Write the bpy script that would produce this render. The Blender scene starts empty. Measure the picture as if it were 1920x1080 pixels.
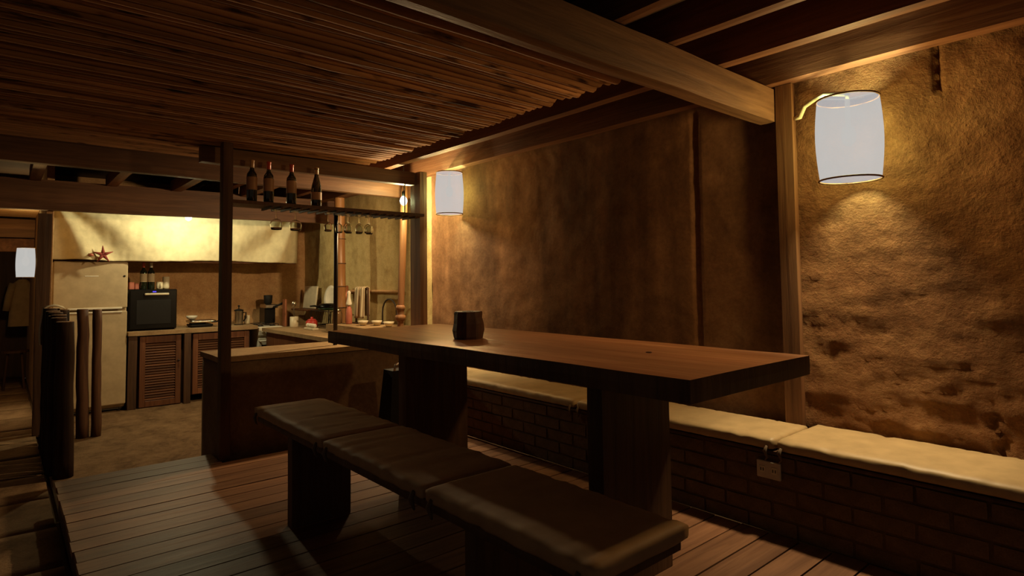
import bpy, bmesh, math, random
from mathutils import Vector, Matrix, noise

random.seed(11)
SC = bpy.context.scene
COL = SC.collection
PI = math.pi

# ------------------------------------------------------------------ camera
cam_data = bpy.data.cameras.new('camera')
cam = bpy.data.objects.new('camera', cam_data)
COL.objects.link(cam)
cam_data.sensor_fit = 'HORIZONTAL'
cam_data.sensor_width = 36.0
cam_data.lens = 20.91
cam_data.shift_y = -0.0357
cam_data.clip_start = 0.02
yaw, pitch, roll = 0.8622, -0.0496, -0.0111


def cam_axes():
    ry = Matrix(((math.cos(yaw), 0, math.sin(yaw)), (0, 1, 0), (-math.sin(yaw), 0, math.cos(yaw))))
    rx = Matrix(((1, 0, 0), (0, math.cos(pitch), -math.sin(pitch)), (0, math.sin(pitch), math.cos(pitch))))
    rz = Matrix(((math.cos(roll), -math.sin(roll), 0), (math.sin(roll), math.cos(roll), 0), (0, 0, 1)))
    b = Matrix(((0, -1, 0), (0, 0, -1), (1, 0, 0)))
    return rz @ rx @ ry @ b


ax = cam_axes()
rot = Matrix((ax[0], -ax[1], -ax[2])).transposed()
cam.matrix_world = Matrix.Translation((0, 0, 1.2)) @ rot.to_4x4()
SC.camera = cam

# ------------------------------------------------------------------ world and exposure
world = bpy.data.worlds.new('night')
SC.world = world
world.use_nodes = True
world.node_tree.nodes['Background'].inputs[0].default_value = (1.0, 0.74, 0.52, 1)
world.node_tree.nodes['Background'].inputs[1].default_value = 0.05
SC.view_settings.view_transform = 'Standard'
SC.view_settings.look = 'None'
SC.view_settings.gamma = 1.0
SC.view_settings.use_curve_mapping = False
SC.view_settings.exposure = 0.0
SC.cycles.use_denoising = True
SC.cycles.max_bounces = 8
SC.cycles.transparent_max_bounces = 16
SC.cycles.caustics_reflective = False
SC.cycles.caustics_refractive = False
SC.cycles.sample_clamp_indirect = 3.0

# lamp light: two point lights each, the second added to shift near green to far orange: (power, colour, falloff smoothing)
LAMP_NEAR = ((38.0, (0.54, 1.0, 0.46), 0.01), (128.0, (1.0, 0.54, 0.33), 0.45))
LAMP_FAR = ((38.0, (0.54, 1.0, 0.46), 0.01), (100.0, (1.0, 0.54, 0.33), 0.40))
LAMP_ROOM = ((14.0, (0.60, 1.0, 0.40), 0.01), (62.0, (1.0, 0.58, 0.32), 0.40))
BULB_SHELF = ((36.0, (0.62, 1.0, 0.42), 0.01), (250.0, (1.0, 0.60, 0.33), 0.5))
BULB_KITCHEN = ((38.0, (0.86, 1.0, 0.66), 0.02), (78.0, (1.0, 0.72, 0.38), 0.35))


# ------------------------------------------------------------------ materials
def mat_new(name):
    m = bpy.data.materials.new(name)
    m.use_nodes = True
    nt = m.node_tree
    b = nt.nodes['Principled BSDF']
    return m, nt, b


def ramp(nt, fac, stops):
    r = nt.nodes.new('ShaderNodeValToRGB')
    els = r.color_ramp.elements
    while len(els) < len(stops):
        els.new(0.5)
    for e, (p, c) in zip(els, stops):
        e.position = p
        e.color = (c[0], c[1], c[2], 1)
    nt.links.new(fac, r.inputs[0])
    return r.outputs[0]


def coords(nt, scale, offset=True):
    tc = nt.nodes.new('ShaderNodeTexCoord')
    mp = nt.nodes.new('ShaderNodeMapping')
    nt.links.new(tc.outputs['Object'], mp.inputs[0])
    mp.inputs['Scale'].default_value = scale
    if offset:
        oi = nt.nodes.new('ShaderNodeObjectInfo')
        mu = nt.nodes.new('ShaderNodeVectorMath')
        mu.operation = 'SCALE'
        mu.inputs[0].default_value = (37.0, 53.0, 71.0)
        nt.links.new(oi.outputs['Random'], mu.inputs['Scale'])
        nt.links.new(mu.outputs[0], mp.inputs['Location'])
    return mp.outputs[0]


def noise_tex(nt, vec, scale, detail=5, rough=0.6, dist=0.0):
    n = nt.nodes.new('ShaderNodeTexNoise')
    n.inputs['Scale'].default_value = scale
    n.inputs['Detail'].default_value = detail
    n.inputs['Roughness'].default_value = rough
    n.inputs['Distortion'].default_value = dist
    nt.links.new(vec, n.inputs['Vector'])
    return n.outputs['Fac']


def mixc(nt, a, b, fac, mode='MIX'):
    m = nt.nodes.new('ShaderNodeMix')
    m.data_type = 'RGBA'
    m.blend_type = mode
    for i, v in ((6, a), (7, b)):
        if isinstance(v, tuple):
            m.inputs[i].default_value = (v[0], v[1], v[2], 1)
        else:
            nt.links.new(v, m.inputs[i])
    if isinstance(fac, float):
        m.inputs[0].default_value = fac
    else:
        nt.links.new(fac, m.inputs[0])
    return m.outputs[2]


def bump(nt, bsdf, height, strength, dist):
    bm = nt.nodes.new('ShaderNodeBump')
    bm.inputs['Strength'].default_value = strength
    bm.inputs['Distance'].default_value = dist
    nt.links.new(height, bm.inputs['Height'])
    nt.links.new(bm.outputs[0], bsdf.inputs['Normal'])


def rand_value(nt, col, lo, hi):
    oi = nt.nodes.new('ShaderNodeObjectInfo')
    mr = nt.nodes.new('ShaderNodeMapRange')
    mr.inputs['To Min'].default_value = lo
    mr.inputs['To Max'].default_value = hi
    nt.links.new(oi.outputs['Random'], mr.inputs[0])
    hs = nt.nodes.new('ShaderNodeHueSaturation')
    nt.links.new(mr.outputs[0], hs.inputs['Value'])
    nt.links.new(col, hs.inputs['Color'])
    return hs.outputs[0]


def wood(name, dark, light, axis=0, fine=1.0, rough=0.6, vary=(0.8, 1.2), bs=0.35, spec=0.35):
    m, nt, b = mat_new(name)
    s = [22.0 * fine] * 3
    s[axis] = 1.4 * fine
    v = coords(nt, s)
    g = noise_tex(nt, v, 1.0, 7, 0.65, 0.6)
    s2 = [2.4] * 3
    s2[axis] = 0.7
    v2 = coords(nt, s2)
    big = noise_tex(nt, v2, 1.0, 3, 0.5)
    mid = tuple((a + c) / 2 for a, c in zip(dark, light))
    c = ramp(nt, g, [(0.28, dark), (0.5, mid), (0.72, light)])
    c2 = ramp(nt, big, [(0.3, (0.62, 0.6, 0.58)), (0.7, (1.15, 1.12, 1.1))])
    c = mixc(nt, c, c2, 1.0, 'MULTIPLY')
    c = rand_value(nt, c, *vary)
    nt.links.new(c, b.inputs['Base Color'])
    b.inputs['Roughness'].default_value = rough
    b.inputs['Specular IOR Level'].default_value = spec
    bump(nt, b, g, bs, 0.01)
    return m


def plain(name, col, rough=0.5, metal=0.0, spec=0.5, vary=None):
    m, nt, b = mat_new(name)
    v = coords(nt, (1, 1, 1))
    n = noise_tex(nt, v, 9.0, 4)
    c = ramp(nt, n, [(0.3, tuple(x * 0.85 for x in col)), (0.7, tuple(min(1, x * 1.12) for x in col))])
    if vary:
        c = rand_value(nt, c, *vary)
    nt.links.new(c, b.inputs['Base Color'])
    b.inputs['Roughness'].default_value = rough
    b.inputs['Metallic'].default_value = metal
    b.inputs['Specular IOR Level'].default_value = spec
    return m


def mud(name, cols, scale=1.0, bs=0.5, stain=None, bd=0.02, layered=False):
    m, nt, b = mat_new(name)
    v = coords(nt, (1, 1, 1), False)
    big = noise_tex(nt, v, 1.6 * scale, 4, 0.55)
    mid = noise_tex(nt, v, 7.0 * scale, 6, 0.65)
    fine = noise_tex(nt, v, 45.0 * scale, 5, 0.7)
    a = nt.nodes.new('ShaderNodeMath')
    a.operation = 'ADD'
    nt.links.new(big, a.inputs[0])
    nt.links.new(mid, a.inputs[1])
    h = nt.nodes.new('ShaderNodeMath')
    h.operation = 'MULTIPLY'
    nt.links.new(a.outputs[0], h.inputs[0])
    h.inputs[1].default_value = 0.5
    c = ramp(nt, h.outputs[0], [(0.34, cols[0]), (0.5, cols[1]), (0.66, cols[2])])
    c = mixc(nt, c, ramp(nt, fine, [(0.3, (0.75, 0.74, 0.72)), (0.6, (1.08, 1.08, 1.06))]), 0.8, 'MULTIPLY')
    if stain:
        vs = coords(nt, (1.0, 2.6, 0.32), False)
        st = noise_tex(nt, vs, 1.0, 3, 0.5)
        c = mixc(nt, c, ramp(nt, st, [(0.42, stain), (0.58, (1, 1, 1))]), 0.85, 'MULTIPLY')
    nt.links.new(c, b.inputs['Base Color'])
    b.inputs['Roughness'].default_value = 0.9
    b.inputs['Specular IOR Level'].default_value = 0.15
    hm = nt.nodes.new('ShaderNodeMath')
    hm.operation = 'ADD'
    nt.links.new(mid, hm.inputs[0])
    if layered:
        lay = noise_tex(nt, coords(nt, (11.0, 11.0, 19.0), False), 1.0, 8, 0.7, 0.25)
        nt.links.new(lay, hm.inputs[0])
        f2 = nt.nodes.new('ShaderNodeMath')
        f2.operation = 'MULTIPLY'
        f2.inputs[1].default_value = 0.8
        nt.links.new(fine, f2.inputs[0])
        nt.links.new(f2.outputs[0], hm.inputs[1])
    else:
        nt.links.new(fine, hm.inputs[1])
    bump(nt, b, hm.outputs[0], bs, bd)
    return m


def emit(name, col, strength, through=None, fac=0.5):
    m = bpy.data.materials.new(name)
    m.use_nodes = True
    nt = m.node_tree
    nt.nodes.clear()
    out = nt.nodes.new('ShaderNodeOutputMaterial')
    e = nt.nodes.new('ShaderNodeEmission')
    e.inputs[0].default_value = (*col, 1)
    e.inputs[1].default_value = strength
    if through:
        # a thin weave: faint threads tint what passes through it
        tc = nt.nodes.new('ShaderNodeTexCoord')
        n = nt.nodes.new('ShaderNodeTexNoise')
        n.inputs['Scale'].default_value = 14
        nt.links.new(tc.outputs['Object'], n.inputs['Vector'])
        mr = nt.nodes.new('ShaderNodeMapRange')
        mr.inputs['To Min'].default_value = fac - 0.04
        mr.inputs['To Max'].default_value = fac + 0.04
        nt.links.new(n.outputs['Fac'], mr.inputs[0])
        t = nt.nodes.new('ShaderNodeBsdfTransparent')
        t.inputs[0].default_value = (*through, 1)
        mx = nt.nodes.new('ShaderNodeMixShader')
        nt.links.new(mr.outputs[0], mx.inputs[0])
        nt.links.new(t.outputs[0], mx.inputs[1])
        nt.links.new(e.outputs[0], mx.inputs[2])
        nt.links.new(mx.outputs[0], out.inputs[0])
    else:
        nt.links.new(e.outputs[0], out.inputs[0])
    return m


def glass(name, col, rough=0.02):
    m, nt, b = mat_new(name)
    b.inputs['Base Color'].default_value = (*col, 1)
    b.inputs['Roughness'].default_value = rough
    b.inputs['Transmission Weight'].default_value = 1.0
    b.inputs['IOR'].default_value = 1.45
    return m


M = {}
M['beam'] = wood('rough_sawn_beam', (0.10, 0.048, 0.022), (0.27, 0.145, 0.068), 0)
M['lintel'] = wood('dark_beam_wood', (0.08, 0.034, 0.014), (0.20, 0.092, 0.04), 0)
M['purlin'] = wood('rafter_wood', (0.11, 0.042, 0.018), (0.26, 0.115, 0.05), 1)
M['post'] = wood('post_wood', (0.12, 0.048, 0.02), (0.32, 0.15, 0.06), 2)
M['dark_post'] = wood('dark_post_wood', (0.05, 0.024, 0.012), (0.13, 0.065, 0.03), 2)
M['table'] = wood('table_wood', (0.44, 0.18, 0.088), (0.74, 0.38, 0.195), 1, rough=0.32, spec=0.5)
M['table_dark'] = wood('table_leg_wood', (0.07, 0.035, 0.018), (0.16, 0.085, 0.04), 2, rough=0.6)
M['plank'] = wood('deck_wood', (0.16, 0.075, 0.040), (0.34, 0.175, 0.09), 0, rough=0.5, vary=(0.75, 1.2))
def cane_bark():
    m = wood('cane_bark', (0.26, 0.13, 0.060), (0.50, 0.27, 0.13), 0, 1.0, 0.85, (0.65, 1.2), 0.35, 0.1)
    nt = m.node_tree
    b = nt.nodes['Principled BSDF']
    src = b.inputs['Base Color'].links[0].from_socket
    n = noise_tex(nt, coords(nt, (5, 16, 16)), 1.0, 3, 0.5)
    nt.links.new(mixc(nt, src, ramp(nt, n, [(0.30, (0.16, 0.14, 0.13)), (0.42, (1, 1, 1))]), 1.0, 'MULTIPLY'), b.inputs['Base Color'])
    return m


M['cane'] = cane_bark()
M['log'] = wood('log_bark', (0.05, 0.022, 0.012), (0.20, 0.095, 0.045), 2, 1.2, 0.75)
M['near_log'] = wood('backlit_dark_log_bark', (0.018, 0.011, 0.008), (0.065, 0.036, 0.021), 2, 1.2, 0.85, spec=0.1)  # bark darkened for logs lit from behind; the shade is in the colour
M['log_end'] = wood('log_cut_wood', (0.22, 0.12, 0.06), (0.42, 0.26, 0.14), 2)
M['cabinet'] = wood('cabinet_wood', (0.10, 0.036, 0.015), (0.24, 0.098, 0.042), 2, rough=0.5)
M['slat'] = wood('louvre_wood', (0.075, 0.03, 0.013), (0.19, 0.083, 0.037), 0, rough=0.6, spec=0.2)
M['roof'] = wood('roof_board_wood', (0.03, 0.018, 0.01), (0.07, 0.042, 0.022), 0)
M['bamboo'] = wood('bamboo_culm', (0.22, 0.09, 0.03), (0.46, 0.24, 0.09), 2, 0.8, 0.4)
M['block'] = wood('charred_block_wood', (0.03, 0.015, 0.009), (0.11, 0.05, 0.028), 2)
M['wall'] = mud('mud_wall', [(0.15, 0.066, 0.027), (0.27, 0.124, 0.050), (0.38, 0.195, 0.084)], 1.0, 0.75, (0.6, 0.55, 0.5), 0.018, True)
M['midwall'] = mud('stained_plaster', [(0.17, 0.085, 0.041), (0.27, 0.138, 0.066), (0.36, 0.19, 0.092)], 0.9, 0.22, (0.38, 0.35, 0.32), 0.010)
M['kwall'] = mud('kitchen_plaster', [(0.33, 0.18, 0.08), (0.48, 0.28, 0.13), (0.58, 0.37, 0.18)], 1.3, 0.35, None, 0.012)
M['sidewall'] = mud('yellow_plaster', [(0.34, 0.24, 0.10), (0.50, 0.38, 0.17), (0.60, 0.47, 0.23)], 1.6, 0.3, None, 0.01)
M['counter'] = mud('counter_plaster', [(0.15, 0.10, 0.062), (0.21, 0.14, 0.088), (0.26, 0.18, 0.11)], 1.0, 0.2, None, 0.01)
M['worktop'] = mud('worktop_screed', [(0.26, 0.165, 0.085), (0.36, 0.24, 0.125), (0.44, 0.30, 0.165)], 2.0, 0.1, None, 0.01)
M['stone'] = mud('stone_slab', [(0.15, 0.09, 0.048), (0.25, 0.155, 0.082), (0.34, 0.22, 0.12)], 1.5, 0.5, None, 0.012)
M['kfloor'] = mud('pebble_screed', [(0.11, 0.065, 0.032), (0.22, 0.135, 0.07), (0.30, 0.19, 0.10)], 3.0, 0.5, None, 0.012)
M['brick'] = mud('clay_brick', [(0.12, 0.075, 0.042), (0.16, 0.10, 0.056), (0.20, 0.125, 0.07)], 3.0, 0.4, None, 0.01)
M['mortar'] = mud('mortar', [(0.09, 0.056, 0.03), (0.12, 0.076, 0.042), (0.14, 0.09, 0.05)], 4.0, 0.4)
M['cushion'] = plain('tan_leatherette', (0.48, 0.34, 0.17), 0.5, spec=0.4)
M['cushion2'] = plain('brown_leatherette', (0.42, 0.265, 0.135), 0.62, spec=0.25)
M['tie'] = plain('dark_tie_cloth', (0.14, 0.09, 0.05), 0.8)
M['fridge'] = plain('fridge_enamel', (0.46, 0.36, 0.215), 0.42)
M['fridge_dark'] = plain('fridge_shadow_gap', (0.05, 0.04, 0.03), 0.6)
M['black'] = plain('black_enamel', (0.006, 0.0055, 0.005), 0.3, spec=0.25)
M['black_matt'] = plain('black_plastic', (0.012, 0.011, 0.010), 0.6, spec=0.2)
M['white'] = plain('white_enamel', (0.72, 0.68, 0.55), 0.4)
M['cream'] = plain('cream_ceramic', (0.66, 0.58, 0.40), 0.4)
M['steel'] = plain('brushed_steel', (0.55, 0.50, 0.42), 0.28, 1.0)
M['iron'] = plain('dark_iron', (0.05, 0.04, 0.035), 0.5, 0.7)
M['red'] = plain('red_plastic', (0.55, 0.05, 0.035), 0.4)
M['pinkred'] = plain('dusty_red_paper', (0.42, 0.13, 0.08), 0.6)
M['green'] = plain('dark_green_enamel', (0.03, 0.09, 0.05), 0.35)
M['starfish'] = plain('dried_starfish', (0.25, 0.04, 0.03), 0.8)
M['copper'] = plain('copper_brown_pipe', (0.35, 0.13, 0.06), 0.45, 0.4)
M['canvas'] = plain('cream_canvas', (0.66, 0.58, 0.36), 0.9, spec=0.1)
M['towel'] = plain('pale_towel', (0.60, 0.50, 0.34), 0.95, spec=0.05)
M['coat'] = plain('tan_coat_cloth', (0.38, 0.27, 0.15), 0.95, spec=0.05)
M['paper'] = plain('paper_label', (0.55, 0.46, 0.30), 0.7)
M['label'] = plain('tan_label', (0.34, 0.20, 0.11), 0.7)
M['capsule'] = plain('red_capsule', (0.45, 0.06, 0.03), 0.4)
M['capsule_tan'] = plain('tan_capsule', (0.45, 0.28, 0.14), 0.4)
M['bottle'] = plain('dark_bottle_glass', (0.012, 0.016, 0.008), 0.06, spec=0.9)
M['glass'] = glass('clear_glass', (0.96, 0.97, 0.93))
M['shade'] = emit('lamp_gauze', (0.95, 0.98, 1.0), 0.58, (1.0, 0.78, 0.50), 0.70)
M['lamp_glow'] = emit('bulb_and_holder_glow', (0.97, 0.98, 1.0), 0.5, (1.0, 1.0, 1.0), 0.5)
M['bulb'] = emit('lit_bulb', (1.0, 0.97, 0.9), 3.0, (1.0, 1.0, 1.0), 0.6)
M['bluelight'] = emit('blue_indicator', (0.12, 0.08, 1.0), 1.2)
M['socket'] = plain('socket_plastic', (0.60, 0.52, 0.40), 0.5)


def striped():
    m, nt, b = mat_new('striped_tea_towel')
    v = coords(nt, (1, 1, 1), False)
    w = nt.nodes.new('ShaderNodeTexWave')
    w.inputs['Scale'].default_value = 9.0
    w.bands_direction = 'Y'
    nt.links.new(v, w.inputs['Vector'])
    c = ramp(nt, w.outputs['Fac'], [(0.35, (0.62, 0.52, 0.33)), (0.75, (0.33, 0.22, 0.12))])
    nt.links.new(c, b.inputs['Base Color'])
    b.inputs['Roughness'].default_value = 0.95
    return m


M['stripe'] = striped()


# ------------------------------------------------------------------ geometry helpers
class G:
    """collects vertices and faces"""
    def __init__(self):
        self.v, self.f = [], []

    def add(self, vs, fs):
        n = len(self.v)
        self.v += [tuple(p) for p in vs]
        self.f += [tuple(i + n for i in q) for q in fs]
        return self

    def box(self, x0, y0, z0, x1, y1, z1, c=0.0):
        if c <= 0:
            vs = [(x, y, z) for x in (x0, x1) for y in (y0, y1) for z in (z0, z1)]
            fs = [(0, 1, 3, 2), (4, 6, 7, 5), (0, 4, 5, 1), (2, 3, 7, 6), (0, 2, 6, 4), (1, 5, 7, 3)]
            return self.add(vs, fs)
        bm = bmesh.new()
        bmesh.ops.create_cube(bm, size=1.0)
        for w in bm.verts:
            w.co = Vector(((x0 + x1) / 2 + w.co.x * (x1 - x0), (y0 + y1) / 2 + w.co.y * (y1 - y0), (z0 + z1) / 2 + w.co.z * (z1 - z0)))
        bmesh.ops.bevel(bm, geom=bm.edges[:], offset=c, segments=1, affect='EDGES')
        bm.verts.index_update()
        self.add([w.co[:] for w in bm.verts], [[q.index for q in f.verts] for f in bm.faces])
        bm.free()
        return self

    def tube(self, pts, rads, seg=10, cap=True, closed=False):
        pts = [Vector(p) for p in pts]
        if not isinstance(rads, (list, tuple)):
            rads = [rads] * len(pts)
        vs, fs = [], []
        n = len(pts)
        up = None
        for i, p in enumerate(pts):
            if closed:
                t = pts[(i + 1) % n] - pts[i - 1]
            else:
                t = pts[min(i + 1, n - 1)] - pts[max(i - 1, 0)]
            t.normalize()
            if up is None:
                up = Vector((0, 0, 1)) if abs(t.z) < 0.9 else Vector((1, 0, 0))
            a = t.cross(up).normalized()
            b = a.cross(t).normalized()
            up = b
            for k in range(seg):
                an = 2 * PI * k / seg
                vs.append(p + (a * math.cos(an) + b * math.sin(an)) * rads[i])
        for i in range(n if closed else n - 1):
            j = (i + 1) % n
            for k in range(seg):
                l = (k + 1) % seg
                fs.append((i * seg + k, i * seg + l, j * seg + l, j * seg + k))
        if cap and not closed:
            fs.append(tuple(range(seg))[::-1])
            fs.append(tuple((n - 1) * seg + k for k in range(seg)))
        return self.add(vs, fs)

    def lathe(self, prof, c=(0, 0, 0), seg=16, close_bottom=True, close_top=True, wob=0.0):
        vs, fs = [], []
        for r, z in prof:
            for k in range(seg):
                a = 2 * PI * k / seg
                rr = r * (1 + wob * math.sin(3 * a + 1.3) + wob * 0.6 * math.sin(5 * a + z * 9))
                vs.append((c[0] + rr * math.cos(a), c[1] + rr * math.sin(a), c[2] + z))
        n = len(prof)
        for i in range(n - 1):
            for k in range(seg):
                l = (k + 1) % seg
                fs.append((i * seg + k, i * seg + l, (i + 1) * seg + l, (i + 1) * seg + k))
        if close_bottom:
            fs.append(tuple(range(seg))[::-1])
        if close_top:
            fs.append(tuple((n - 1) * seg + k for k in range(seg)))
        return self.add(vs, fs)

    def grid(self, fn, nu, nv):
        vs = [fn(i / nu, j / nv) for j in range(nv + 1) for i in range(nu + 1)]
        fs = [(j * (nu + 1) + i, j * (nu + 1) + i + 1, (j + 1) * (nu + 1) + i + 1, (j + 1) * (nu + 1) + i) for j in range(nv) for i in range(nu)]
        return self.add(vs, fs)


def seg_box(x0, y0, z0, x1, y1, z1, nx, ny, nz, r=0.0, fn=None):
    """a closed subdivided box with rounded edges; fn(p) can displace it"""
    idx, vs, fs = {}, [], []
    N = (nx, ny, nz)
    lo, hi = Vector((x0, y0, z0)), Vector((x1, y1, z1))

    def vid(i, j, k):
        key = (i, j, k)
        if key not in idx:
            p = Vector((x0 + (x1 - x0) * i / nx, y0 + (y1 - y0) * j / ny, z0 + (z1 - z0) * k / nz))
            if r > 0:
                q = Vector([min(max(p[a], lo[a] + r), hi[a] - r) for a in range(3)])
                d = p - q
                if d.length > 1e-9:
                    p = q + d.normalized() * min(r, d.length)
            if fn:
                p = Vector(fn(p))
            idx[key] = len(vs)
            vs.append(tuple(p))
        return idx[key]
    for a in range(3):
        b, c = (a + 1) % 3, (a + 2) % 3
        for side in (0, N[a]):
            for i in range(N[b]):
                for j in range(N[c]):
                    q = []
                    for di, dj in ((0, 0), (1, 0), (1, 1), (0, 1)):
                        t = [0, 0, 0]
                        t[a], t[b], t[c] = side, i + di, j + dj
                        q.append(vid(*t))
                    fs.append(tuple(q if side else q[::-1]))
    return G().add(vs, fs)


def mesh_of(name, g, smooth=False):
    me = bpy.data.meshes.new(name)
    me.from_pydata([tuple(p) for p in g.v], [], g.f)
    if smooth:
        me.polygons.foreach_set('use_smooth', [True] * len(me.polygons))
    me.update()
    return me


def tag(o, label=None, cat=None, group=None, kind=None):
    if label:
        o['label'] = label
    if cat:
        o['category'] = cat
    if group:
        o['group'] = group
    if kind:
        o['kind'] = kind
    return o


def thing(name, loc, label, cat, group=None):
    o = bpy.data.objects.new(name, None)
    COL.objects.link(o)
    o.location = loc
    o.empty_display_size = 0.05
    return tag(o, label, cat, group)


def wpos(o):
    p = Vector(o.location)
    while o.parent:
        o = o.parent
        p += Vector(o.location)
    return p


def mk(name, g, m, parent=None, smooth=False, world=True, label=None):
    """one mesh object; geometry in world coordinates is moved to its own or its parent's origin"""
    if parent is None:
        xs = [p[0] for p in g.v]
        ys = [p[1] for p in g.v]
        zs = [p[2] for p in g.v]
        org = Vector(((min(xs) + max(xs)) / 2, (min(ys) + max(ys)) / 2, min(zs)))
    else:
        org = wpos(parent) if world else Vector((0, 0, 0))
    g.v = [(p[0] - org.x, p[1] - org.y, p[2] - org.z) for p in g.v]
    o = bpy.data.objects.new(name, mesh_of(name, g, smooth))
    o.data.materials.append(M[m] if isinstance(m, str) else m)
    COL.objects.link(o)
    if parent is None:
        o.location = org
    else:
        o.parent = parent
    if label:
        o['label'] = label
    return o


def one(name, g, m, label, cat, group=None, smooth=False):
    return tag(mk(name, g, m, None, smooth), label, cat, group)


def struct(name, g, m, label, smooth=False):
    return tag(mk(name, g, m, None, smooth), label, None, None, 'structure')


def piece(name, me, parent, loc, rot=(0, 0, 0), scale=(1, 1, 1)):
    o = bpy.data.objects.new(name, me)
    COL.objects.link(o)
    o.parent = parent
    o.location = loc
    o.rotation_euler = rot
    o.scale = scale
    return o


def dup(root, loc, label, rotz=0.0, group=None):
    r = root.copy()
    COL.objects.link(r)
    r.location = loc
    r.rotation_euler = (0, 0, rotz)
    r['label'] = label
    if group:
        r['group'] = group
    for ch in list(root.children):
        c = ch.copy()
        COL.objects.link(c)
        c.parent = r
        for gch in list(ch.children):
            d = gch.copy()
            COL.objects.link(d)
            d.parent = c
    return r


def fbm(x, y, z, oct=4):
    return noise.fractal(Vector((x, y, z)), 1.0, 2.0, oct)


def light(name, loc, specs, parent, radius=0.03):
    for i, spec in enumerate(specs):
        ld = bpy.data.lights.new(name, 'POINT')
        ld.energy = spec[0]
        ld.color = spec[1]
        ld.shadow_soft_size = radius
        ld.use_nodes = True
        nt = ld.node_tree
        em = nt.nodes['Emission']
        fo = nt.nodes.new('ShaderNodeLightFalloff')
        fo.inputs['Strength'].default_value = 1.0
        fo.inputs['Smooth'].default_value = spec[2]
        nt.links.new(fo.outputs['Quadratic'], em.inputs['Strength'])
        o = bpy.data.objects.new(name, ld)
        COL.objects.link(o)
        o.parent = parent
        o.location = Vector(loc) - wpos(parent)


# ================================================================== SETTING
FZ = -0.16          # kitchen and stone floor; the deck surface is z = 0
XW = 3.25           # right wall


def wall_right_geo(y0, y1, ny):
    g = G()
    z0, z1, nz = FZ, 2.44, 110

    def fn(u, v):
        y, z = y0 + (y1 - y0) * u, z0 + (z1 - z0) * v
        k = min(max((1.55 - y) / 0.15, 0), 1)
        low = min(max((1.75 - z) / 0.9, 0.15), 1)
        d = 0.012 * fbm(y * 1.2, z * 1.5, 3.0) + 0.005 * fbm(y * 7, z * 7, 9.0)
        ridge = fbm(y * 2.2, z * 11 + 0.8 * fbm(y * 2, z * 2, 1), 5.0, 5)
        d += k * (0.013 * low * ridge + 0.005 * fbm(y * 9, z * 20, 2.0, 3) + 0.004 * fbm(y * 26, z * 26, 7.0, 2))
        # vertical joint in the plaster, a short groove and a crack by the bench
        d -= 0.03 * math.exp(-((y - 2.035) / 0.014) ** 2) * (1 if 0.55 < z < 2.25 else 0)
        d -= 0.03 * math.exp(-((y - 0.77) / 0.008) ** 2) * (1 if 2.06 < z < 2.3 else 0)
        d -= 0.03 * math.exp(-((y - 0.60 - 0.25 * (z - 0.5) - 0.02 * math.sin(z * 60)) / 0.010) ** 2) * (1 if 0.42 < z < 0.62 else 0)
        return (XW - d, y, z)
    g.grid(fn, ny, nz)
    # give the wall its thickness
    g.box(XW + 0.06, y0, z0, XW + 0.24, y1, z1)
    return g


struct('wall_right', wall_right_geo(-1.6, 1.45, 170), 'wall', 'rough layered mud plaster wall round the large lamp', True)
struct('wall_right', wall_right_geo(1.45, 5.02, 180), 'midwall', 'smooth stained brown plaster wall behind the table', True)


def wall_kitchen_geo():
    g = G()

    def fn(u, v):
        y, z = 5.02 + 3.28 * u, FZ + 2.6 * v
        return (XW - 0.014 * fbm(y * 1.4, z * 1.4, 6.0) - 0.004 * fbm(y * 8, z * 8, 2.0), y, z)
    g.grid(fn, 92, 66)
    g.box(XW + 0.06, 5.02, FZ, XW + 0.24, 8.3, 2.44)
    return g


struct('wall_right', wall_kitchen_geo(), 'sidewall', 'yellowish plaster side wall of the kitchen', True)


def wall_back_geo():
    g = G()

    def fn(u, v):
        x, z = 0.36 + 2.95 * u, FZ + 2.6 * v
        return (x, 8.3 - 0.012 * fbm(x * 1.5, z * 1.5, 2.0) - 0.004 * fbm(x * 8, z * 8, 4.0), z)
    g.grid(fn, 74, 66)
    g.box(0.36, 8.34, FZ, 3.31, 8.5, 2.44)
    return g


struct('wall_back', wall_back_geo(), 'kwall', 'brown plaster back wall of the kitchen behind the worktop', True)
struct('wall_left', G().box(0.30, 7.12, FZ, 0.36, 11.5, 2.44, 0.004), 'kwall', 'plaster partition between the kitchen and the room at left')
struct('wall_far', seg_box(-3.2, 11.5, FZ, 0.36, 11.7, 2.44, 20, 1, 12), 'dark_post', 'dark timber wall at the end of the room at left')

# ground under everything
floor = struct('floor', G().box(-3.2, -1.6, FZ - 0.12, XW + 0.24, 11.7, FZ - 0.028), 'mortar', 'floor of stone slabs at left and pebbled screed in the kitchen')
kf = seg_box(0.29, 4.50, FZ - 0.028, XW, 8.3, FZ, 60, 76, 1, 0, lambda p: (p.x, p.y, p.z + (0.003 * fbm(p.x * 9, p.y * 9, 1) if p.z > FZ - 0.01 else 0)))
mk('screed', kf, 'kfloor', floor, True)


def slab_mesh(i, w, d):
    def fn(p):
        q = Vector(p)
        e = 0.008 * fbm(q.x * 3 + i, q.y * 3, 1.0)
        q.x += e * (1 if abs(q.x) > w * 0.3 else 0.3)
        q.y += 0.008 * fbm(q.x * 3, q.y * 3 + i, 5.0) * (1 if abs(q.y) > d * 0.3 else 0.3)
        if q.z > 0.02:
            q.z += 0.006 * fbm(q.x * 4 + i, q.y * 4, 3.0)
        return q
    return mesh_of('slab', seg_box(-w / 2, -d / 2, 0, w / 2, d / 2, 0.028, 9, 7, 1, 0.008, fn), True)


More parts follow.
